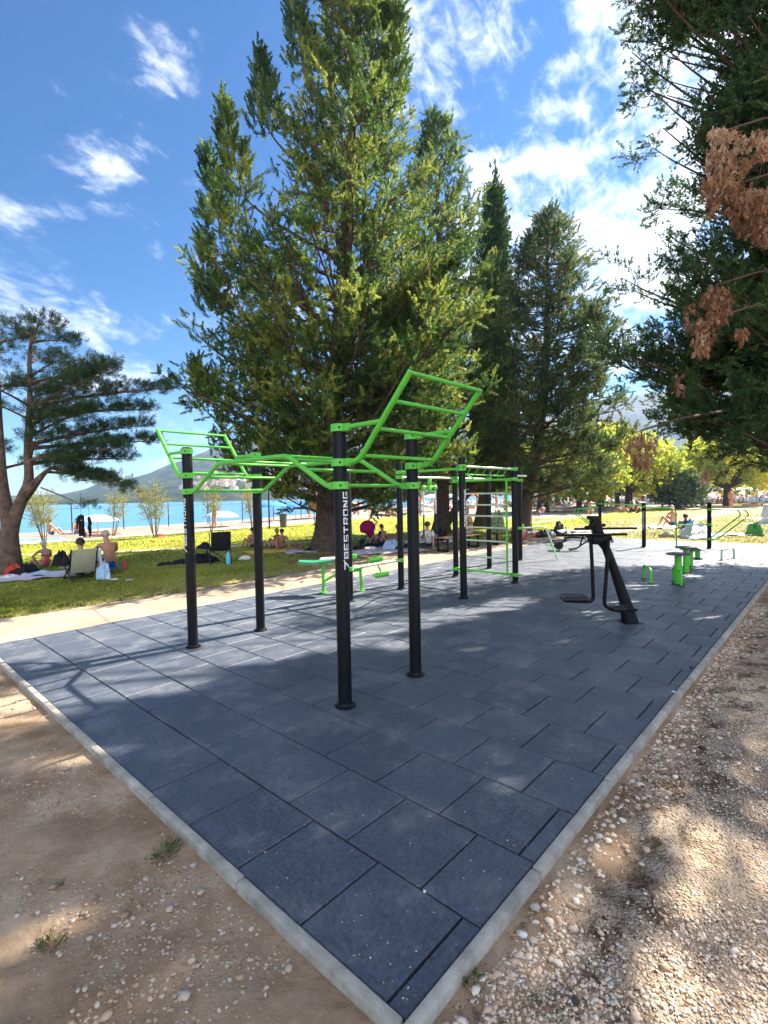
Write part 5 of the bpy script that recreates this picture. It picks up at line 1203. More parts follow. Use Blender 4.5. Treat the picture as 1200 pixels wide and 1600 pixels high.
# ------------------------------------------------------------------ belongings on the grass
def lump(mb, c, size, seed, mi=0, seg=14, rings=8):
    rg = random.Random(seed); c = Vector(c); vs = []; fs = []; ph_ = [rg.uniform(0, 6) for _ in range(6)]
    for i in range(rings+1):
        th = PI*.5*i/rings
        for j in range(seg):
            a = 2*PI*j/seg; q = 1+.22*math.sin(2*a+ph_[0])+.14*math.sin(3*a+ph_[1]+i*.5)+.10*math.sin(5*a+ph_[2])
            hgt_ = 1+.25*math.sin(3*a+ph_[3]+i)+.15*math.sin(7*a+ph_[4])
            vs.append(c+Vector((size[0]*math.sin(th)*math.cos(a)*q, size[1]*math.sin(th)*math.sin(a)*q, max(.004, size[2]*math.cos(th)*hgt_ if i else size[2]))))
    for i in range(rings):
        for j in range(seg): fs.append((i*seg+j, (i+1)*seg+j, (i+1)*seg+(j+1) % seg, i*seg+(j+1) % seg))
    mb.add(vs, fs, mi)
def towel(loc, w, l, rz, m, label, cat='towel', seed=1, amp=.02):
    rg = random.Random(seed); mb = MB(); n, k = 16, 22; vs = []; fs = []; p = [rg.uniform(0, 6) for _ in range(4)]
    f = lambda x, y: .014+amp*(1+math.sin(x*9+p[0])*math.cos(y*7+p[1])+.5*math.sin(x*17+y*13+p[2]))*.6
    for s in (1, 0):
        for i in range(n+1):
            for j in range(k+1):
                x, y = w*(i/n-.5)*(1+.06*math.sin(j*.8+p[3])), l*(j/k-.5); vs.append((x, y, f(x, y) if s else max(.001, f(x, y)-.012)))
    o = (n+1)*(k+1)
    for i in range(n):
        for j in range(k):
            a = i*(k+1)+j; fs += [(a, a+k+1, a+k+2, a+1), (o+a, o+a+1, o+a+k+2, o+a+k+1)]
    for i in range(n):
        a = i*(k+1); fs += [(a, o+a, o+a+k+1, a+k+1)]; a += k; fs += [(a, a+k+1, o+a+k+1, o+a)]
    for j in range(k): fs += [(j, j+1, o+j+1, o+j)]; a = n*(k+1)+j; fs += [(a, o+a, o+a+1, a+1)]
    mb.add(vs, fs); return single('towel' if cat == 'towel' else 'blanket', mb, m, label, cat, loc, rz)
towel(G(70, 901), .9, 1.9, 1.3, M_lilac, 'lilac grey towel spread on the grass beside the pine trunk', seed=3, amp=.04)
towel(G(92, 897), .7, 1.3, 1.2, M_lblue, 'light blue towel between the lilac towel and the reclining chair', seed=4, amp=.05)
towel(G(54, 843), 1.0, 2.2, 1.1, M_cyan, 'bright blue towel lying by the shore behind the woman in pink', seed=5)
towel(G(436, 861), 1.1, 2.2, 1.25, M_yellow, 'yellow towel under the close pair', seed=6)
towel(G(478, 862), .9, 1.5, 1.2, M_lilac, 'pale grey towel at the foot of the big tree', seed=7, amp=.04)
towel(G(597, 860), 1.9, 2.6, 1.0, M_lilac, 'pale blanket under the blond woman', 'blanket', 8)
towel(G(662, 847), 1.4, 2.2, 1.2, M_whitec, 'white blanket left of the first bench', 'blanket', 9, .05)
towel(G(1052, 825), 1.0, 2.2, .8, M_whitec, 'white towel under the bare backed man by the footpath', seed=10, amp=.05)
towel(G(1130, 836), 1.0, 2.6, .6, M_lilac, 'pale towel right of the black pole with bent arms', seed=11, amp=.04)
towel(G(873, 832), 1.2, 3.0, .9, M_whitec, 'white towel beyond the rowing machine', seed=12, amp=.05)
def heap(loc, parts_, label, cat, name, mats):
    mb = MB()
    for i, (c, s, mi) in enumerate(parts_): lump(mb, c, s, hash((round(loc[0]*10), i)) % 999, mi)
    return single(name, mb, mats, label, cat, loc)
heap(G(40, 897), [((0, 0, 0), (.30, .25, .22), 0), ((-.22, .1, 0), (.16, .16, .24), 1)], 'black and red bags leaning against the pine trunk', 'bags', 'bag', [M_blackc, M_red])
heap(G(16, 903), [((0, 0, 0), (.18, .15, .08), 0), ((.3, 0, 0), (.12, .1, .07), 0)], 'pale crumpled clothes at the foot of the pine', 'clothes', 'clothes_pile', [M_lilac])
heap(G(285, 880), [((0, 0, 0), (.45, .25, .10), 0), ((.35, -.15, 0), (.30, .22, .13), 1), ((-.5, .05, 0), (.22, .14, .07), 0)], 'black and white clothes heap left of the folding chair', 'clothes', 'clothes_pile', [M_blackc, M_whitec])
heap(G(318, 879), [((0, 0, 0), (.42, .26, .22), 0)], 'black sports bag under the folding chair', 'bag', 'bag', [M_blackc])
heap(G(563, 858), [((0, 0, 0), (.40, .28, .11), 0), ((.6, .1, 0), (.40, .28, .13), 0), ((.2, -.25, 0), (.25, .2, .07), 1)], 'dark bags and clothes in a heap under the stroller', 'bags', 'bag', [M_blackc, M_whitec])
heap(G(612, 858), [((0, 0, 0), (.28, .22, .26), 0)], 'blue cloth bag beside the blond woman', 'bag', 'bag', [M_lblue])
heap(G(640, 856), [((0, 0, 0), (.35, .2, .14), 0), ((-.5, 0, 0), (.2, .16, .12), 0)], 'dark bags right of the blond woman', 'bags', 'bag', [M_blackc])
heap(G(684, 846), [((0, 0, 0), (.40, .28, .40), 0), ((.3, 0, 0), (.35, .25, .30), 0), ((-.5, -.1, 0), (.3, .25, .12), 1)], 'black backpack pile on the white blanket left of the bench', 'bags', 'backpack', [M_blackc, M_lblue])
heap(G(493, 861), [((0, 0, 0), (.5, .2, .14), 0)], 'dark clothes at the right end of the grey towel', 'clothes', 'clothes_pile', [M_blackc])
heap(G(465, 860), [((0, 0, 0), (.32, .22, .16), 0)], 'brown bag right of the woman on the yellow towel', 'bag', 'bag', [M_brownc])
heap(tuple(at(848, 838))[:2]+(0,), [((0, 0, 0), (.55, .35, .22), 0), ((.8, .1, 0), (.35, .28, .18), 1), ((-.55, .1, 0), (.14, .12, .12), 2), ((1.4, .2, 0), (.4, .3, .15), 0)], 'pile of dark, white and pink bags beside the dip bar', 'bags', 'bag', [M_blackc, M_whitec, M_pink])
heap(G(873, 828), [((0, 0, 0), (.25, .2, .35), 0)], 'small navy bag at the near end of the white towel', 'bag', 'bag', [M_navy])
heap(tuple(at(1086, 840))[:2]+(0,), [((0, 0, 0), (.75, .5, .48), 0), ((.35, .3, 0), (.35, .3, .55), 1), ((-.5, -.25, 0), (.55, .4, .18), 0), ((.6, -.25, 0), (.5, .3, .14), 2), ((.05, .1, .25), (.2, .2, .35), 2)], 'big heap of white and blue towels in front of the black pole', 'towels', 'towel_heap', [M_whitec, M_blue, M_lblue])
heap(G(1042, 839), [((0, 0, 0), (.32, .22, .22), 0), ((.3, .1, 0), (.22, .2, .16), 1)], 'small pale bag alone on the grass left of the towel heap', 'bag', 'bag', [M_beige, M_whitec])
heap(tuple(at(1180, 836))[:2]+(0,), [((0, 0, 0), (.34, .24, .42), 0)], 'green and white bag under the pale lawn chair', 'bag', 'bag', [M_greenc])
heap(G(1062, 822), [((0, 0, 0), (.4, .25, .2), 0)], 'white towel bundle right of the man by the footpath', 'towel', 'towel_bundle', [M_whitec])
heap(G(250, 838), [((0, 0, 0), (.3, .2, .12), 0)], 'small red cloth at the foot of a young tree', 'cloth', 'red_cloth', [M_red])
heap(G(382, 874), [((0, 0, 0), (.16, .12, .10), 0), ((.12, .05, 0), (.1, .08, .08), 0)], 'crumpled pale bag on the grass right of the folding chair', 'bag', 'litter_bag', [M_whitec])
heap(G(178, 906), [((0, 0, 0), (.10, .05, .03), 0)], 'scrap of white litter in front of the stool', 'litter', 'litter', [M_whitec])
heap(G(202, 907), [((0, 0, 0), (.12, .06, .03), 0)], 'pale litter scrap right of the stool', 'litter', 'litter', [M_lilac])
heap(tuple(at(163, 905))[:2]+(0,), [((0, 0, 0), (.14, .10, .34), 0), ((.05, .02, 0), (.12, .10, .28), 1)], 'light blue plastic bag between the recliner and the stool', 'bag', 'plastic_bag', [M_lblue, M_whitec])
bt = MB(); bt.lathe((0, 0, 0), [(.05, 0), (.055, .02), (.055, .17), (.03, .21), (.03, .24), (.018, .245)], 16)
single('bottle', bt, M_pink, 'pink drink bottle on the grass right of the stool', 'bottle', tuple(at(195, 890))[:2]+(0,))
bt = MB(); bt.lathe((0, 0, 0), [(.06, 0), (.065, .02), (.065, .26), (.03, .32), (.03, .35), (.02, .355)], 16)
single('bottle', bt, M_cyan, 'large clear blue water bottle right of the folding chair', 'bottle', G(357, 882))

# reclining chair
rc = thing('reclining_chair', 'beige mesh reclining chair with black armrests seen from behind', 'chair', tuple(at(128, 905))[:2]+(0,), -.05); rc.scale = (1, 1, .62)
mb = MB(); mb.box((0, -.20, .72), (.50, .025, .90), rot=Matrix.Rotation(.18, 3, 'X'), bev=.01); part('back_panel', mb, M_beige, rc)
mb = MB(); mb.box((0, .18, .37), (.50, .55, .025), rot=Matrix.Rotation(.10, 3, 'X'), bev=.01); mb.box((0, .72, .36), (.46, .5, .025), rot=Matrix.Rotation(-.1, 3, 'X'), bev=.01); part('seat', mb, M_beige, rc)
mb = MB()
for s in (-1, 1):
    mb.tube([(s*.27, -.32, 1.20), (s*.27, -.10, .35), (s*.27, .45, .42)], .016, 8); mb.tube([(s*.28, -.38, .02), (s*.28, .38, .60)], .015, 8); mb.tube([(s*.28, .42, .02), (s*.28, -.24, .62)], .015, 8)
mb.tube([(-.28, -.38, .02), (.28, -.38, .02)], .015, 8); mb.tube([(-.28, .42, .02), (.28, .42, .02)], .015, 8); part('frame', mb, M_frame, rc)
for s in (-1, 1):
    mb = MB(); mb.box((s*.31, .10, .63), (.06, .50, .03), bev=.01); part('armrest', mb, M_dark, rc)
towel_ = MB(); towel_.box((.38, .0, .42), (.05, .26, .46), bev=.02); lump(towel_, (.38, 0, .64), (.06, .15, .05), 5); single('towel', towel_, M_whitec, 'white towel hanging over the right armrest of the recliner', 'towel', rc.location, -.05)
hb_ = MB(); lump(hb_, (-.40, .05, .36), (.13, .2, .30), 7); single('bag', hb_, M_blackc, 'black bag hanging on the left armrest of the recliner', 'bag', rc.location, -.05)
# stool
sl_ = thing('folding_stool', 'low folding stool with aluminium legs under the bald man', 'stool', tuple(at(172, 896))[:2]+(0,), .1); sl_.scale = (1, 1, .38)
mb = MB(); mb.box((0, .05, .37), (.50, .42, .03), bev=.012); part('seat', mb, M_blue, sl_)
for sx in (-1, 1):
    for sy in (-1, 1):
        mb = MB(); mb.tube([(sx*.22, .05+sy*.19, .36), (sx*.22, .05-sy*.17+sy*.3, .01)], .013, 8); part('leg', mb, M_alu, sl_)
# folding camp chair
fc = thing('camp_chair', 'empty black fabric camp chair with crossed legs left of the second left pole', 'chair', G(343, 881), -.35)
mb = MB(); mb.box((.02, -.20, .66), (.52, .03, .50), rot=Matrix.Rotation(.16, 3, 'X'), bev=.012); part('backrest', mb, M_blackc, fc)
mb = MB(); mb.box((0, .08, .42), (.52, .50, .03), rot=Matrix.Rotation(.12, 3, 'X'), bev=.012); part('seat', mb, M_blackc, fc)
mb = MB(); lump(mb, (-.36, .15, .44), (.16, .24, .16), 9); part('arm_pouch', mb, M_blackc, fc)
mb = MB()
for s in (-1, 1):
    mb.tube([(s*.28, -.24, .90), (s*.28, -.16, .40), (s*.28, -.28, .01)], .011, 8); mb.tube([(s*.28, .34, .58), (s*.28, .34, .02)], .011, 8); mb.tube([(s*.28, -.22, .60), (s*.28, .36, .58)], .016, 8)
    mb.tube([(s*.28, -.26, .02), (-s*.28, -.20, .44)], .010, 8); mb.tube([(s*.28, .34, .02), (-s*.28, .30, .44)], .010, 8); mb.tube([(s*.28, -.26, .02), (s*.28, .34, .44)], .010, 8)
part('frame', mb, M_frame, fc)
# pale lawn chair on the right
lc = thing('lawn_chair', 'pale low lawn chair with tall back far right on the lawn', 'chair', tuple(at(1182, 835))[:2]+(0,), math.atan2(-.739, .674))
mb = MB(); mb.box((0, 0, .42), (.62, .50, .03), bev=.01); part('seat', mb, M_whitec, lc)
mb = MB(); mb.box((.40, 0, .80), (.03, .50, .75), rot=Matrix.Rotation(.22, 3, 'Y'), bev=.01); part('backrest', mb, M_whitec, lc)
mb = MB()
for s in (-1, 1):
    mb.tube([(.50, s*.26, 1.2), (.30, s*.26, .42), (-.10, s*.26, .40), (-.36, s*.26, .02)], .014, 8); mb.tube([(-.15, s*.26, .42), (.25, s*.26, .02)], .014, 8); mb.tube([(-.35, s*.27, .62), (.36, s*.27, .64)], .014, 8)
part('frame', mb, M_alu, lc)
# stroller
sr = thing('stroller', 'pink covered baby stroller standing under the big tree', 'stroller', G(575, 850), math.atan2(-.739, .674))
mb = MB(); mb.ball((0, 0, .64), (.30, .24, .26), 16, 10, .03); mb.box((-.02, 0, .58), (.54, .40, .30), bev=.09); mb.box((.12, 0, .40), (.26, .36, .20), bev=.05); part('cover', mb, M_magenta, sr)
mb = MB()
for s in (-1, 1): mb.tube([(.34, s*.2, .80), (.05, s*.2, .45), (-.22, s*.2, .10)], .016, 8); mb.tube([(-.15, s*.2, .55), (.22, s*.2, .10)], .016, 8)
mb.tube([(.34, -.2, .80), (.40, -.1, .84), (.40, .1, .84), (.34, .2, .80)], .014, 8); part('frame', mb, M_frame, sr)
for (x, s) in ((-.22, -1), (-.22, 1), (.22, -1), (.22, 1)):
    mb = MB(); mb.tube([(x, s*.22-.03, .10), (x, s*.22+.03, .10)], .10, 18); part('wheel', mb, M_dark, sr)
# benches
def bench(loc, rz, label, l=1.75):
    b_ = thing('bench', label, 'bench', loc, rz, 'dark framed wooden benches beside the path')
    for k in range(4):
        mb = MB(); mb.box((0, -.18+.12*k, .435), (l, .105, .035), bev=.008); part('seat_slat', mb, M_wood, b_)
    for s in (-1, 1):
        mb = MB(); x = s*(l/2-.10)
        for c, sz in (((x, -.19, .21), (.07, .05, .42)), ((x, .19, .21), (.07, .05, .42)), ((x, 0, .03), (.07, .33, .05)), ((x, 0, .395), (.07, .33, .045))): mb.box(c, sz, bev=.006)
        part('leg_frame', mb, M_black, b_)
    return b_
bench((12.6, 8.25, 0), -.03, 'first dark framed wooden bench with a woman sitting on it', 1.9)
bench((15.4, 8.1, 0), -.03, 'second dark framed bench farther along, with a patterned bag on it', 1.9)
mb = MB(); lump(mb, (0, 0, 0), (.30, .24, .62), 33); single('bag', mb, cloth('patterned_fabric', (.16, .22, .10), .8), 'tall patterned green bag standing on the second bench', 'bag', (14.85, 8.1, .453))
# clothes hung from the pine
wsx = at_depth(127, 778, 13.2)
hg = thing('wetsuit', 'black wetsuit top hanging on a line under the pine bough', 'wetsuit', at_depth(128, 838, 13.2), math.atan2(-.739, .674))
mb = MB(); mb.box((0, 0, .28), (.155, .05, .55), bev=.024); mb.tube([(-.06, 0, .52), (-.115, .01, .36), (-.12, 0, .20)], [.03, .026, .02], 8); mb.tube([(-.02, 0, .53), (0, 0, .57), (.02, 0, .53)], .02, 8); part('body', mb, M_blackc, hg)
mb = MB(); mb.ball((.02, -.022, .42), (.022, .006, .018), 10, 6); part('badge', mb, M_lilac, hg)
mb = MB(); mb.tube([(0, 0, .55), (0, 0, 1.15)], .005, 6); part('line', mb, M_frame, hg)
hg2 = thing('hanging_clothes', 'narrow black clothes hanging right of the wetsuit', 'clothes', at_depth(140, 840, 13.2), math.atan2(-.739, .674))
mb = MB(); mb.tube([(0, 0, .0), (.02, 0, .12), (-.01, 0, .25), (.03, 0, .38), (0, 0, .52), (0, 0, .56)], [.012, .03, .035, .05, .045, .01], 9, flat=.6); mb.tube([(.03, 0, .05), (.04, 0, .2), (.02, 0, .33)], [.01, .022, .03], 8); part('cloth', mb, M_blackc, hg2)
mb = MB(); mb.tube([(0, 0, .55), (0, 0, .85)], .004, 6); part('line', mb, M_frame, hg2)

# fence posts, lamp post, bin, parasols, shore houses
fp = thing('fence_post', 'thin dark fence post at the water edge', 'fence post', (9.1, 35.2, -.2), 0, 'thin fence posts along the water')
mb = MB(); mb.tube([(0, 0, -.3), (0, 0, 1.75)], .035, 8); mb.ball((0, 0, 1.76), .04, 8, 6); part('shaft', mb, M_frame, fp)
for i in range(15):
    u = 5.9+3.2*i; v = 35.0+.12*u*.4
    o = fp if i == 1 else dup(fp, (u, v, -.22))
    if i == 1: o.location = (u, v, -.22)
wr_ = MB()
for i in range(14): wr_.tube([(5.9+3.2*i, 35.0+.048*(5.9+3.2*i), 1.35), (5.9+3.2*(i+1), 35.0+.048*(5.9+3.2*(i+1)), 1.35)], .008, 5)
single('fence_wire', wr_, M_frame, 'single wire strung along the thin shore fence posts', 'wire')
lmp = thing('lamp_post', 'tall thin lamp post beside the promenade right of the second left pole', 'lamp post', tuple(at(421, 826))[:2]+(0,))
mb = MB(); mb.tube([(0, 0, 0), (0, 0, 4.2)], [.05, .035], 10); part('post', mb, M_frame, lmp); mb = MB(); mb.lathe((0, 0, 4.2), [(.05, 0), (.22, .05), (.20, .10), (.05, .18)], 16); part('lamp_head', mb, M_frame, lmp)
bi = thing('litter_bin', 'grey litter bin on the promenade left of the big trunk', 'bin', tuple(at(443, 824))[:2]+(0,))
mb = MB(); mb.lathe((0, 0, .05), [(.20, 0), (.23, .72), (.25, .72), (.25, .78), (.18, .79)], 20); part('body', mb, M_disc, bi); mb = MB(); mb.tube([(0, 0, 0), (0, 0, .1)], .17, 16); part('base', mb, M_dark, bi)
ps = thing('closed_parasol', 'tall closed brown parasol beside the big trunk', 'parasol', tuple(at_depth(491, 815, 32)[:2])+(.0,))
mb = MB(); mb.tube([(0, 0, 0), (0, 0, 2.7)], .03, 8); part('pole', mb, M_frame, ps)
mb = MB(); mb.tube([(.02, 0, .85), (0, 0, 1.2), (-.08, 0, 1.75), (-.12, 0, 2.3), (-.16, 0, 2.6), (-.22, 0, 2.85)], [.08, .28, .27, .30, .20, .03], 12); mb.tube([(-.1, 0, 2.3), (-.42, 0, 2.2), (-.45, 0, 2.1)], [.12, .12, .03], 8); part('folded_canopy', mb, cloth('parasol_cloth', (.20, .11, .09)), ps)
def parasol(loc, m, label, h=1.5, r=.95, tilt=.0):
    p_ = thing('beach_umbrella', label, 'beach umbrella', loc, R.uniform(0, 6), 'open umbrellas on the beach')
    mb = MB(); mb.tube([(0, 0, 0), (tilt*h, 0, h)], .022, 8); part('pole', mb, M_alu, p_)
    mb = MB(); n = 24; vs = []; fs = []
    for s in (0, 1):
        for i in range(7):
            tt = i/6
            for j in range(n):
                a = 2*PI*j/n; q = r*math.sin(tt*1.25)/math.sin(1.25)*(1-.05*(1-abs(math.cos(a*4)))*tt); vs.append((tilt*h+q*math.cos(a), q*math.sin(a), h+.05-.38*tt**1.8-s*.012))
    for i in range(6):
        for j in range(n): fs += [(i*n+j, (i+1)*n+j, (i+1)*n+(j+1) % n, i*n+(j+1) % n), (7*n+i*n+j, 7*n+i*n+(j+1) % n, 7*n+(i+1)*n+(j+1) % n, 7*n+(i+1)*n+j)]
    for j in range(n): fs.append((6*n+j, 13*n+j, 13*n+(j+1) % n, 6*n+(j+1) % n))
    mb.add(vs, fs); part('canopy', mb, m, p_); return p_
def shore(x, y, zz=-.25): q = at(x, y, zz); return (q.x, q.y, float(ground_z(np.array(q.x), np.array(q.y)))+.045)
parasol(shore(346, 829), M_lblue, 'light blue beach umbrella low on the shore seen through the bars rig', .95, 1.15)
parasol(shore(153, 836), M_lblue, 'white and pale blue beach shelter at the shore left of the leaning young tree', 1.0, 1.25)
parasol(shore(424, 818), M_skyblue, 'strong blue beach umbrella just right of the second left pole', 1.5, 1.3)
parasol(shore(462, 815), M_skyblue, 'blue beach umbrella right of the litter bin', 1.4, 1.3)
parasol(shore(478, 814), M_beige, 'sand coloured beach umbrella between the blue one and the closed parasol', 1.2, 1.2)
parasol(shore(498, 812), M_skyblue, 'blue beach umbrella right behind the closed parasol', 1.3, 1.4)
parasol(shore(552, 806), M_orange, 'small orange beach umbrella right of the front pole', 1.2, 1.0)
parasol(shore(648, 804), M_red, 'red beach umbrella near the water right of the stroller', 1.6, 1.1)
for i, (x, m) in enumerate([(676, M_whitec), (706, M_lblue), (735, M_red), (760, M_whitec), (838, M_lblue), (862, M_whitec), (890, M_orange), (915, M_whitec), (955, M_lblue), (1010, M_whitec), (1085, M_whitec), (1120, M_lblue), (1165, M_whitec), (1190, M_red)]):
    q = at_depth(x, 780, 58+6*(i % 4)); parasol((q.x, q.y, 0 if q.y < 27 else -.15), m, ['white beach umbrella behind the leaning conifer branch', 'pale blue umbrella left of the ladder rig', 'red umbrella seen through the ladder', 'white umbrella seen at the right ladder post', 'pale blue umbrella left of the reddish trunk', 'white umbrella above the far left crowd', 'orange umbrella over the far crowd', 'white umbrella behind the first far pole', 'pale blue umbrella behind the chin bar', 'white umbrella left of the lone bush', 'white umbrella right of the lone bush', 'pale blue umbrella beside the far right trunk', 'white umbrella right of the far right trunk', 'red umbrella at the right picture edge'][i], 1.9, 1.3)
# houses on the far shore
hs_ = thing('far_house', 'tiny pale house low on the hillside across the bay', 'house', (0, 0, 0), 0, 'houses on the hillside across the bay')
mb = MB(); mb.box((0, 0, 3), (11, 9, 8)); part('wall', mb, mat('render_white', (.62, .58, .52), .8), hs_, smooth=False)
mb = MB(); mb.add([(-6, -5, 7), (6, -5, 7), (6, 5, 7), (-6, 5, 7), (-3, 0, 9.6), (3, 0, 9.6)], [(0, 1, 5, 4), (1, 2, 5), (2, 3, 4, 5), (3, 0, 4), (0, 3, 2, 1)]); part('roof', mb, mat('roof_tiles', (.34, .14, .08), .8), hs_, smooth=False)
rg = random.Random(8)
for i in range(150):
    x = rg.choice([rg.uniform(285, 480), rg.uniform(330, 700), rg.uniform(600, 1250)]); dep_ = 452+abs(rg.gauss(0, 1))*90
    q = at_depth(x, 780, dep_); z = hill_z(q.x, q.y)-1
    if i == 0: hs_.location = (q.x, q.y, z); hs_.scale = (.5, .5, .5); hs_.rotation_euler[2] = rg.uniform(0, 3)
    else: dup(hs_, (q.x, q.y, z), rg.uniform(0, 3), scale=rg.uniform(.30, .60))

# ------------------------------------------------------------------ loose stones, gravel, weeds, grass
def stone_template(seed, n=14):
    rg = np.random.default_rng(seed); bm = bmesh.new(); bmesh.ops.create_icosphere(bm, subdivisions=1, radius=1)
    for v in bm.verts: v.co *= 1+rg.uniform(-.22, .22); v.co.z *= .62; v.co.x *= 1.15
    bm.verts.index_update(); TV = np.array([v.co[:] for v in bm.verts]); TF = [[v.index for v in f.verts] for f in bm.faces]; bm.free(); return TV, TF
def stone_mat(name, els):
    m, t, b = node_mat(name); g = NG(t); an = t.nodes.new('ShaderNodeAttribute'); an.attribute_name = 'tint'
    c = g.ramp(an.outputs['Fac'], els); c = g.mix(g.math('MULTIPLY', g.noise(70, 4), .5), c, (.24, .18, .13)); t.links.new(c, b.inputs['Base Color']); b.inputs['Roughness'].default_value = .9; b.inputs['Specular IOR Level'].default_value = .2
    return m
M_stone = stone_mat('limestone_pebbles', [(0, (.34, .22, .13)), (.25, (.56, .39, .26)), (.6, (.74, .57, .42)), (.85, (.80, .70, .57)), (1, (.50, .47, .43))])
M_estone = stone_mat('earth_pebbles', [(0, (.28, .17, .10)), (.4, (.44, .30, .19)), (.7, (.50, .38, .27)), (1, (.60, .50, .40))])
def scatter(name, label, fn, n, smin, smax, pw, m, seed):
    rg = np.random.default_rng(seed); P_ = fn(rg, n); sz = smin*(smax/smin)**(rg.random(len(P_))**pw)
    z = ground_z(P_[:, 0], P_[:, 1])+sz*rg.uniform(-.1, .35, len(P_)); pos = np.stack([P_[:, 0], P_[:, 1], z], 1)
    VV = None; TV, TF = stone_template(seed)
    scl = np.stack([sz*rg.uniform(.8, 1.3, len(sz)), sz*rg.uniform(.7, 1.1, len(sz)), sz*rg.uniform(.6, 1.0, len(sz))], 1)
    rot = rand_rot(len(sz), rg, up=True); tl_ = rg.normal(size=(len(sz), 3))*.25
    me = inst_mesh(name, TV, TF, pos, rot, scl, m, rg.random(len(sz)), smooth=False)
    o = bpy.data.objects.new(name, me); COL.objects.link(o); o['kind'] = 'stuff'; o['label'] = label; return o
def vis(P_, lim=1.05):
    d0 = P_-np.array(CAM[:2]); f_ = d0@CF[:2]; r_ = d0@CR[:2]; return (f_ > .9) & (np.abs(r_) < f_*.80*lim+.3)
def f_gravel(rg, n):
    f_ = 1.1+16*rg.random(n)**2.6; r_ = (rg.random(n)*2-1)*.82*f_; P_ = np.array(CAM[:2])+f_[:, None]*CF[:2]+r_[:, None]*CR[:2]
    nse = nz(P_[:, 0], P_[:, 1], 2.3, 4.)*.16
    k = (P_[:, 1]+nse < -.16) & (P_[:, 1] > -7) & (P_[:, 0]*1.0-P_[:, 1]*.9 > .0)
    return P_[k & ((nz(P_[:, 0], P_[:, 1], 1.3, 9.)) > -.42+.3*rg.random(n))]
scatter('gravel', 'pale crushed limestone gravel along the right kerb', f_gravel, 210000, .0024, .0105, 1.7, M_stone, 5)
def f_gravel2(rg, n): P_ = f_gravel(rg, n); return P_
scatter('coarse_gravel', 'larger pale stones lying in the gravel strip', f_gravel2, 1500, .009, .021, 2.6, M_stone, 6)
def f_edge(rg, n):
    u = rg.random(n)*9-.2; v = -.09-np.abs(rg.normal(size=n))*.11; return np.stack([u, v], 1)
scatter('kerb_pebbles', 'loose pebbles gathered against the right kerb', f_edge, 1900, .005, .022, 1.5, M_stone, 8)
def f_earth(rg, n):
    f_ = 1.1+9*rg.random(n)**2.0; r_ = -(rg.random(n))*.82*f_+.12; P_ = np.array(CAM[:2])+f_[:, None]*CF[:2]+r_[:, None]*CR[:2]
    k = (P_[:, 0] < -.10) & (P_[:, 1] < 7); return P_[k & (nz(P_[:, 0], P_[:, 1], 2.9, 6.) > -.35+.5*rg.random(n))]
scatter('earth_pebbles', 'small stones scattered over the brown earth', f_earth, 34000, .0026, .012, 2.2, M_estone, 9)
scatter('earth_stones', 'bigger pale stones on the brown earth', f_earth, 700, .010, .024, 2.2, M_estone, 10)
TVs, TFs = stone_template(77)
def stone(px_, py_, s, m, label, zadd=.0):
    q = at(px_, py_, zadd); mb = MB(); a = R.uniform(0, 6)
    mb.add([(v[0]*s*math.cos(a)-v[1]*s*math.sin(a), v[0]*s*math.sin(a)+v[1]*s*math.cos(a), (v[2]+.45)*s) for v in TVs], TFs)
    z = zadd if zadd else float(ground_z(np.array(q.x), np.array(q.y)))
    return single('stone', mb, m, label, 'stone', (q.x, q.y, z), 0, None, smooth=False)
M_sw = mat('white_stone', (.62, .60, .57), .8, var=.1, scale=60); M_sb = mat('blackish_stone', (.03, .026, .03), .8, var=.3, scale=60); M_sg = mat('tan_stone', (.42, .35, .27), .85, var=.2, scale=40)
stone(663, 1394, .009, M_sw, 'small white pebble lying on the front rubber tiles', .002); stone(1052, 1082, .016, M_sw, 'white pebble on the pad edge by the right kerb', .002); stone(1080, 1044, .018, M_sb, 'black lump on the pad edge near the right kerb', .002)
stone(836, 1411, .024, M_sg, 'rounded tan stone against the right kerb'); stone(818, 1452, .019, M_sw, 'pale grey stone, left of a close pair by the right kerb'); stone(834, 1462, .018, M_sg, 'tan stone, lower of a close pair by the right kerb')
stone(899, 1561, .016, M_sb, 'black lump in the gravel at the bottom right'); stone(1096, 1164, .026, M_sb, 'dark chunk lying in the dusty gravel'); stone(302, 1346, .018, M_sg, 'grey tan stone just right of the upper weed tuft')
def weed(px_, py_, s, n, label, seed, fl=False):
    q = at(px_, py_, -.03); rg = random.Random(seed); z = float(ground_z(np.array(q.x), np.array(q.y))); PO = []; AX = []; SZ = []
    r_ = thing('weed_tuft', label, 'weed', (q.x, q.y, z), 0)
    for k in range(n):
        a = rg.uniform(0, 6.28); rr_ = rg.random()*s*.7; PO.append((rr_*math.cos(a), rr_*math.sin(a), rg.uniform(0, s*.15))); AX.append((math.cos(a)*rg.uniform(.3, 1.2), math.sin(a)*rg.uniform(.3, 1.2), rg.uniform(.3, .9))); SZ.append(s*rg.uniform(.4, .8))
    foliage('leaves', PO, AX, SZ, L_weed, r_, seed, 6, ln=(.4, .8), wd=.10 if not fl else .28, ang=(10, 60))
    mb = MB(); mb.ball((0, 0, 0), (s*.5, s*.5, s*.08), 10, 6, .15); part('root_clump', mb, M_brownc, r_)
weed(257, 1338, .085, 46, 'dark green weed tuft near the left kerb', 1); weed(78, 1478, .065, 40, 'darker weed tuft lower on the left earth', 2); weed(728, 1530, .055, 16, 'broad leaved weed growing from the right kerb near the corner', 3, True)
weed(848, 1575, .05, 12, 'thin grass sprout in the gravel at the bottom', 4); weed(95, 1380, .03, 14, 'tiny dry weed left of the upper tuft', 5)
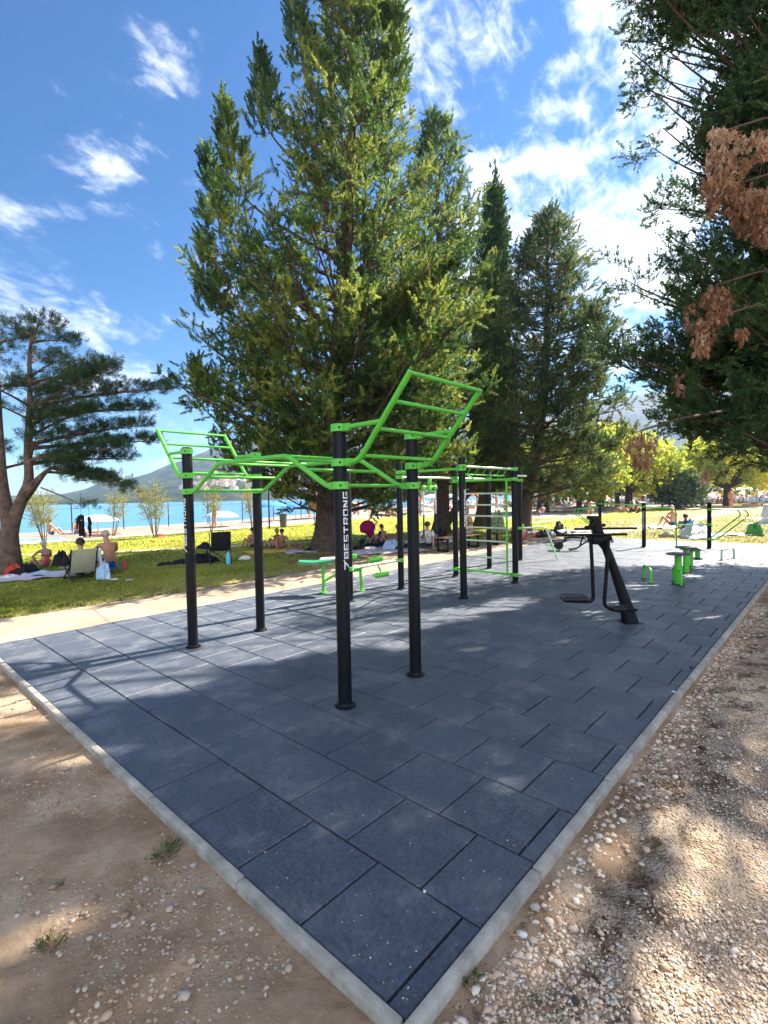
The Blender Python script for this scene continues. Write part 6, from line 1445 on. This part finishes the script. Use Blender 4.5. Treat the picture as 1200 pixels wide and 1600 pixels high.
tw = MB(); tw.tube([(0, 0, .012), (.04, .05, .02), (.09, .06, .012), (.15, .10, .014)], [.003, .004, .003, .002], 6); q = at(1035, 1440, -.03); single('twig', tw, M_bark, 'short dark twig lying on the gravel', 'twig', (q.x, q.y, -.03))
# leaf litter along the right kerb
rg = np.random.default_rng(12); n = 5200; u = rg.random(n)*14-.2; v = -.10-np.abs(rg.normal(size=n))*.16-.15*(rg.random(n) < .1)*rg.random(n)*8; P_ = np.stack([u, v], 1); k = nz(u, v, 2.1, 5.) > -.05+.5*rg.random(n)-.25; P_ = P_[k]
TV = np.array([(-.5, 0, 0), (0, -.22, .12), (.55, 0, .0), (0, .22, .1)]); TF = [[0, 1, 2, 3]]; N = len(P_)
pos = np.stack([P_[:, 0], P_[:, 1], ground_z(P_[:, 0], P_[:, 1])+.008], 1); ro = rand_rot(N, rg, up=True)
M_lit = stone_mat('dry_leaf_litter', [(0, (.05, .03, .016)), (.5, (.13, .075, .038)), (1, (.26, .15, .075))])
o = bpy.data.objects.new('leaf_litter', inst_mesh('leaf_litter', TV, TF, pos, ro, rg.uniform(.012, .035, N), M_lit, rg.random(N))); COL.objects.link(o); o['kind'] = 'stuff'; o['label'] = 'dry brown leaf litter along the right kerb'
# grit and fallen needles on the rubber floor
rg = np.random.default_rng(31); n = 1400; P_ = np.stack([rg.random(n)**1.6*13+.05, rg.random(n)*6.9+.05], 1); near = rg.random(n) < .35; P_[near, 1] = np.abs(rg.normal(size=near.sum()))*.5+.03
pos = np.stack([P_[:, 0], P_[:, 1], np.full(n, .0015)], 1); TVg, TFg = stone_template(41)
o = bpy.data.objects.new('grit', inst_mesh('grit', TVg, TFg, pos, rand_rot(n, rg, up=True), .0012+.0035*rg.random(n)**3, M_stone, rg.random(n))); COL.objects.link(o); o['kind'] = 'stuff'; o['label'] = 'pale grit strewn over the rubber tiles'
n = 1500; P_ = np.stack([rg.random(n)**1.4*13+.05, rg.random(n)**1.3*6.9+.05], 1); pos = np.stack([P_[:, 0], P_[:, 1], np.full(n, .003)], 1)
TVn = np.array([(-.5, -.05, 0), (.5, -.03, .03), (.5, .03, .03), (-.5, .05, 0)])
o = bpy.data.objects.new('fallen_needles', inst_mesh('fallen_needles', TVn, [[0, 1, 2, 3]], pos, rand_rot(n, rg, up=True), rg.uniform(.012, .035, n), M_lit, rg.random(n))); COL.objects.link(o); o['kind'] = 'stuff'; o['label'] = 'dry brown needles fallen on the rubber tiles'
# lawn grass
rg = np.random.default_rng(14); n = 90000
f_ = 8.0+26*rg.random(n)**1.7; r_ = (rg.random(n)*2-1)*.80*f_; P_ = np.array(CAM[:2])+f_[:, None]*CF[:2]+r_[:, None]*CR[:2]
edge_v = np.interp(P_[:, 0], [-30, 0, 3.5, 6, 12, 19.9, 24], [9.3, 8.85, 8.5, 8.75, 8.65, 8.4, 6.9])
k = (P_[:, 1] > edge_v-.12+.45*rg.random(n)**2) & (P_[:, 1] < 25)
k |= (P_[:, 0] > 19.1) & (P_[:, 1] > -3) & (P_[:, 1] < 6.5)
bare = ((P_[:, 0]-11.6)/4.6)**2+((P_[:, 1]-9.9)/1.9)**2 < .8+.5*rg.random(n); k &= ~bare
thin = nz(P_[:, 0], P_[:, 1], .9, 3.) > -.55+.6*rg.random(n)-.3; P_ = P_[k & thin]; N = len(P_)
TV = []; TF = []
rq = random.Random(3)
for b_ in range(5):
    a = rq.uniform(0, 6.28); r0 = rq.uniform(0, .5); bx, by = r0*math.cos(a), r0*math.sin(a); lx, ly = rq.uniform(-.6, .6), rq.uniform(-.6, .6); h_ = rq.uniform(.6, 1.1); w_ = .12
    c, s = math.cos(a+1.57)*w_, math.sin(a+1.57)*w_; i0 = len(TV); TV += [(bx-c, by-s, 0), (bx+c, by+s, 0), (bx+lx*.5+c*.5, by+ly*.5+s*.5, h_*.6), (bx+lx, by+ly, h_)]; TF.append([i0, i0+1, i0+2, i0+3])
TV = np.array(TV); dist = np.linalg.norm(P_-np.array(CAM[:2]), axis=1); sz = rg.uniform(.022, .05, N)*(1+.012*dist); pos = np.stack([P_[:, 0], P_[:, 1], np.full(N, -.004)], 1)
tn = np.clip(.5+.35*nz(P_[:, 0], P_[:, 1], .5, 2.)+rg.normal(size=N)*.18, 0, 1)
o = bpy.data.objects.new('grass', inst_mesh('grass', TV, TF, pos, rand_rot(N, rg, up=True), sz, L_grass, tn)); COL.objects.link(o); o['kind'] = 'stuff'; o['label'] = 'short patchy lawn grass'
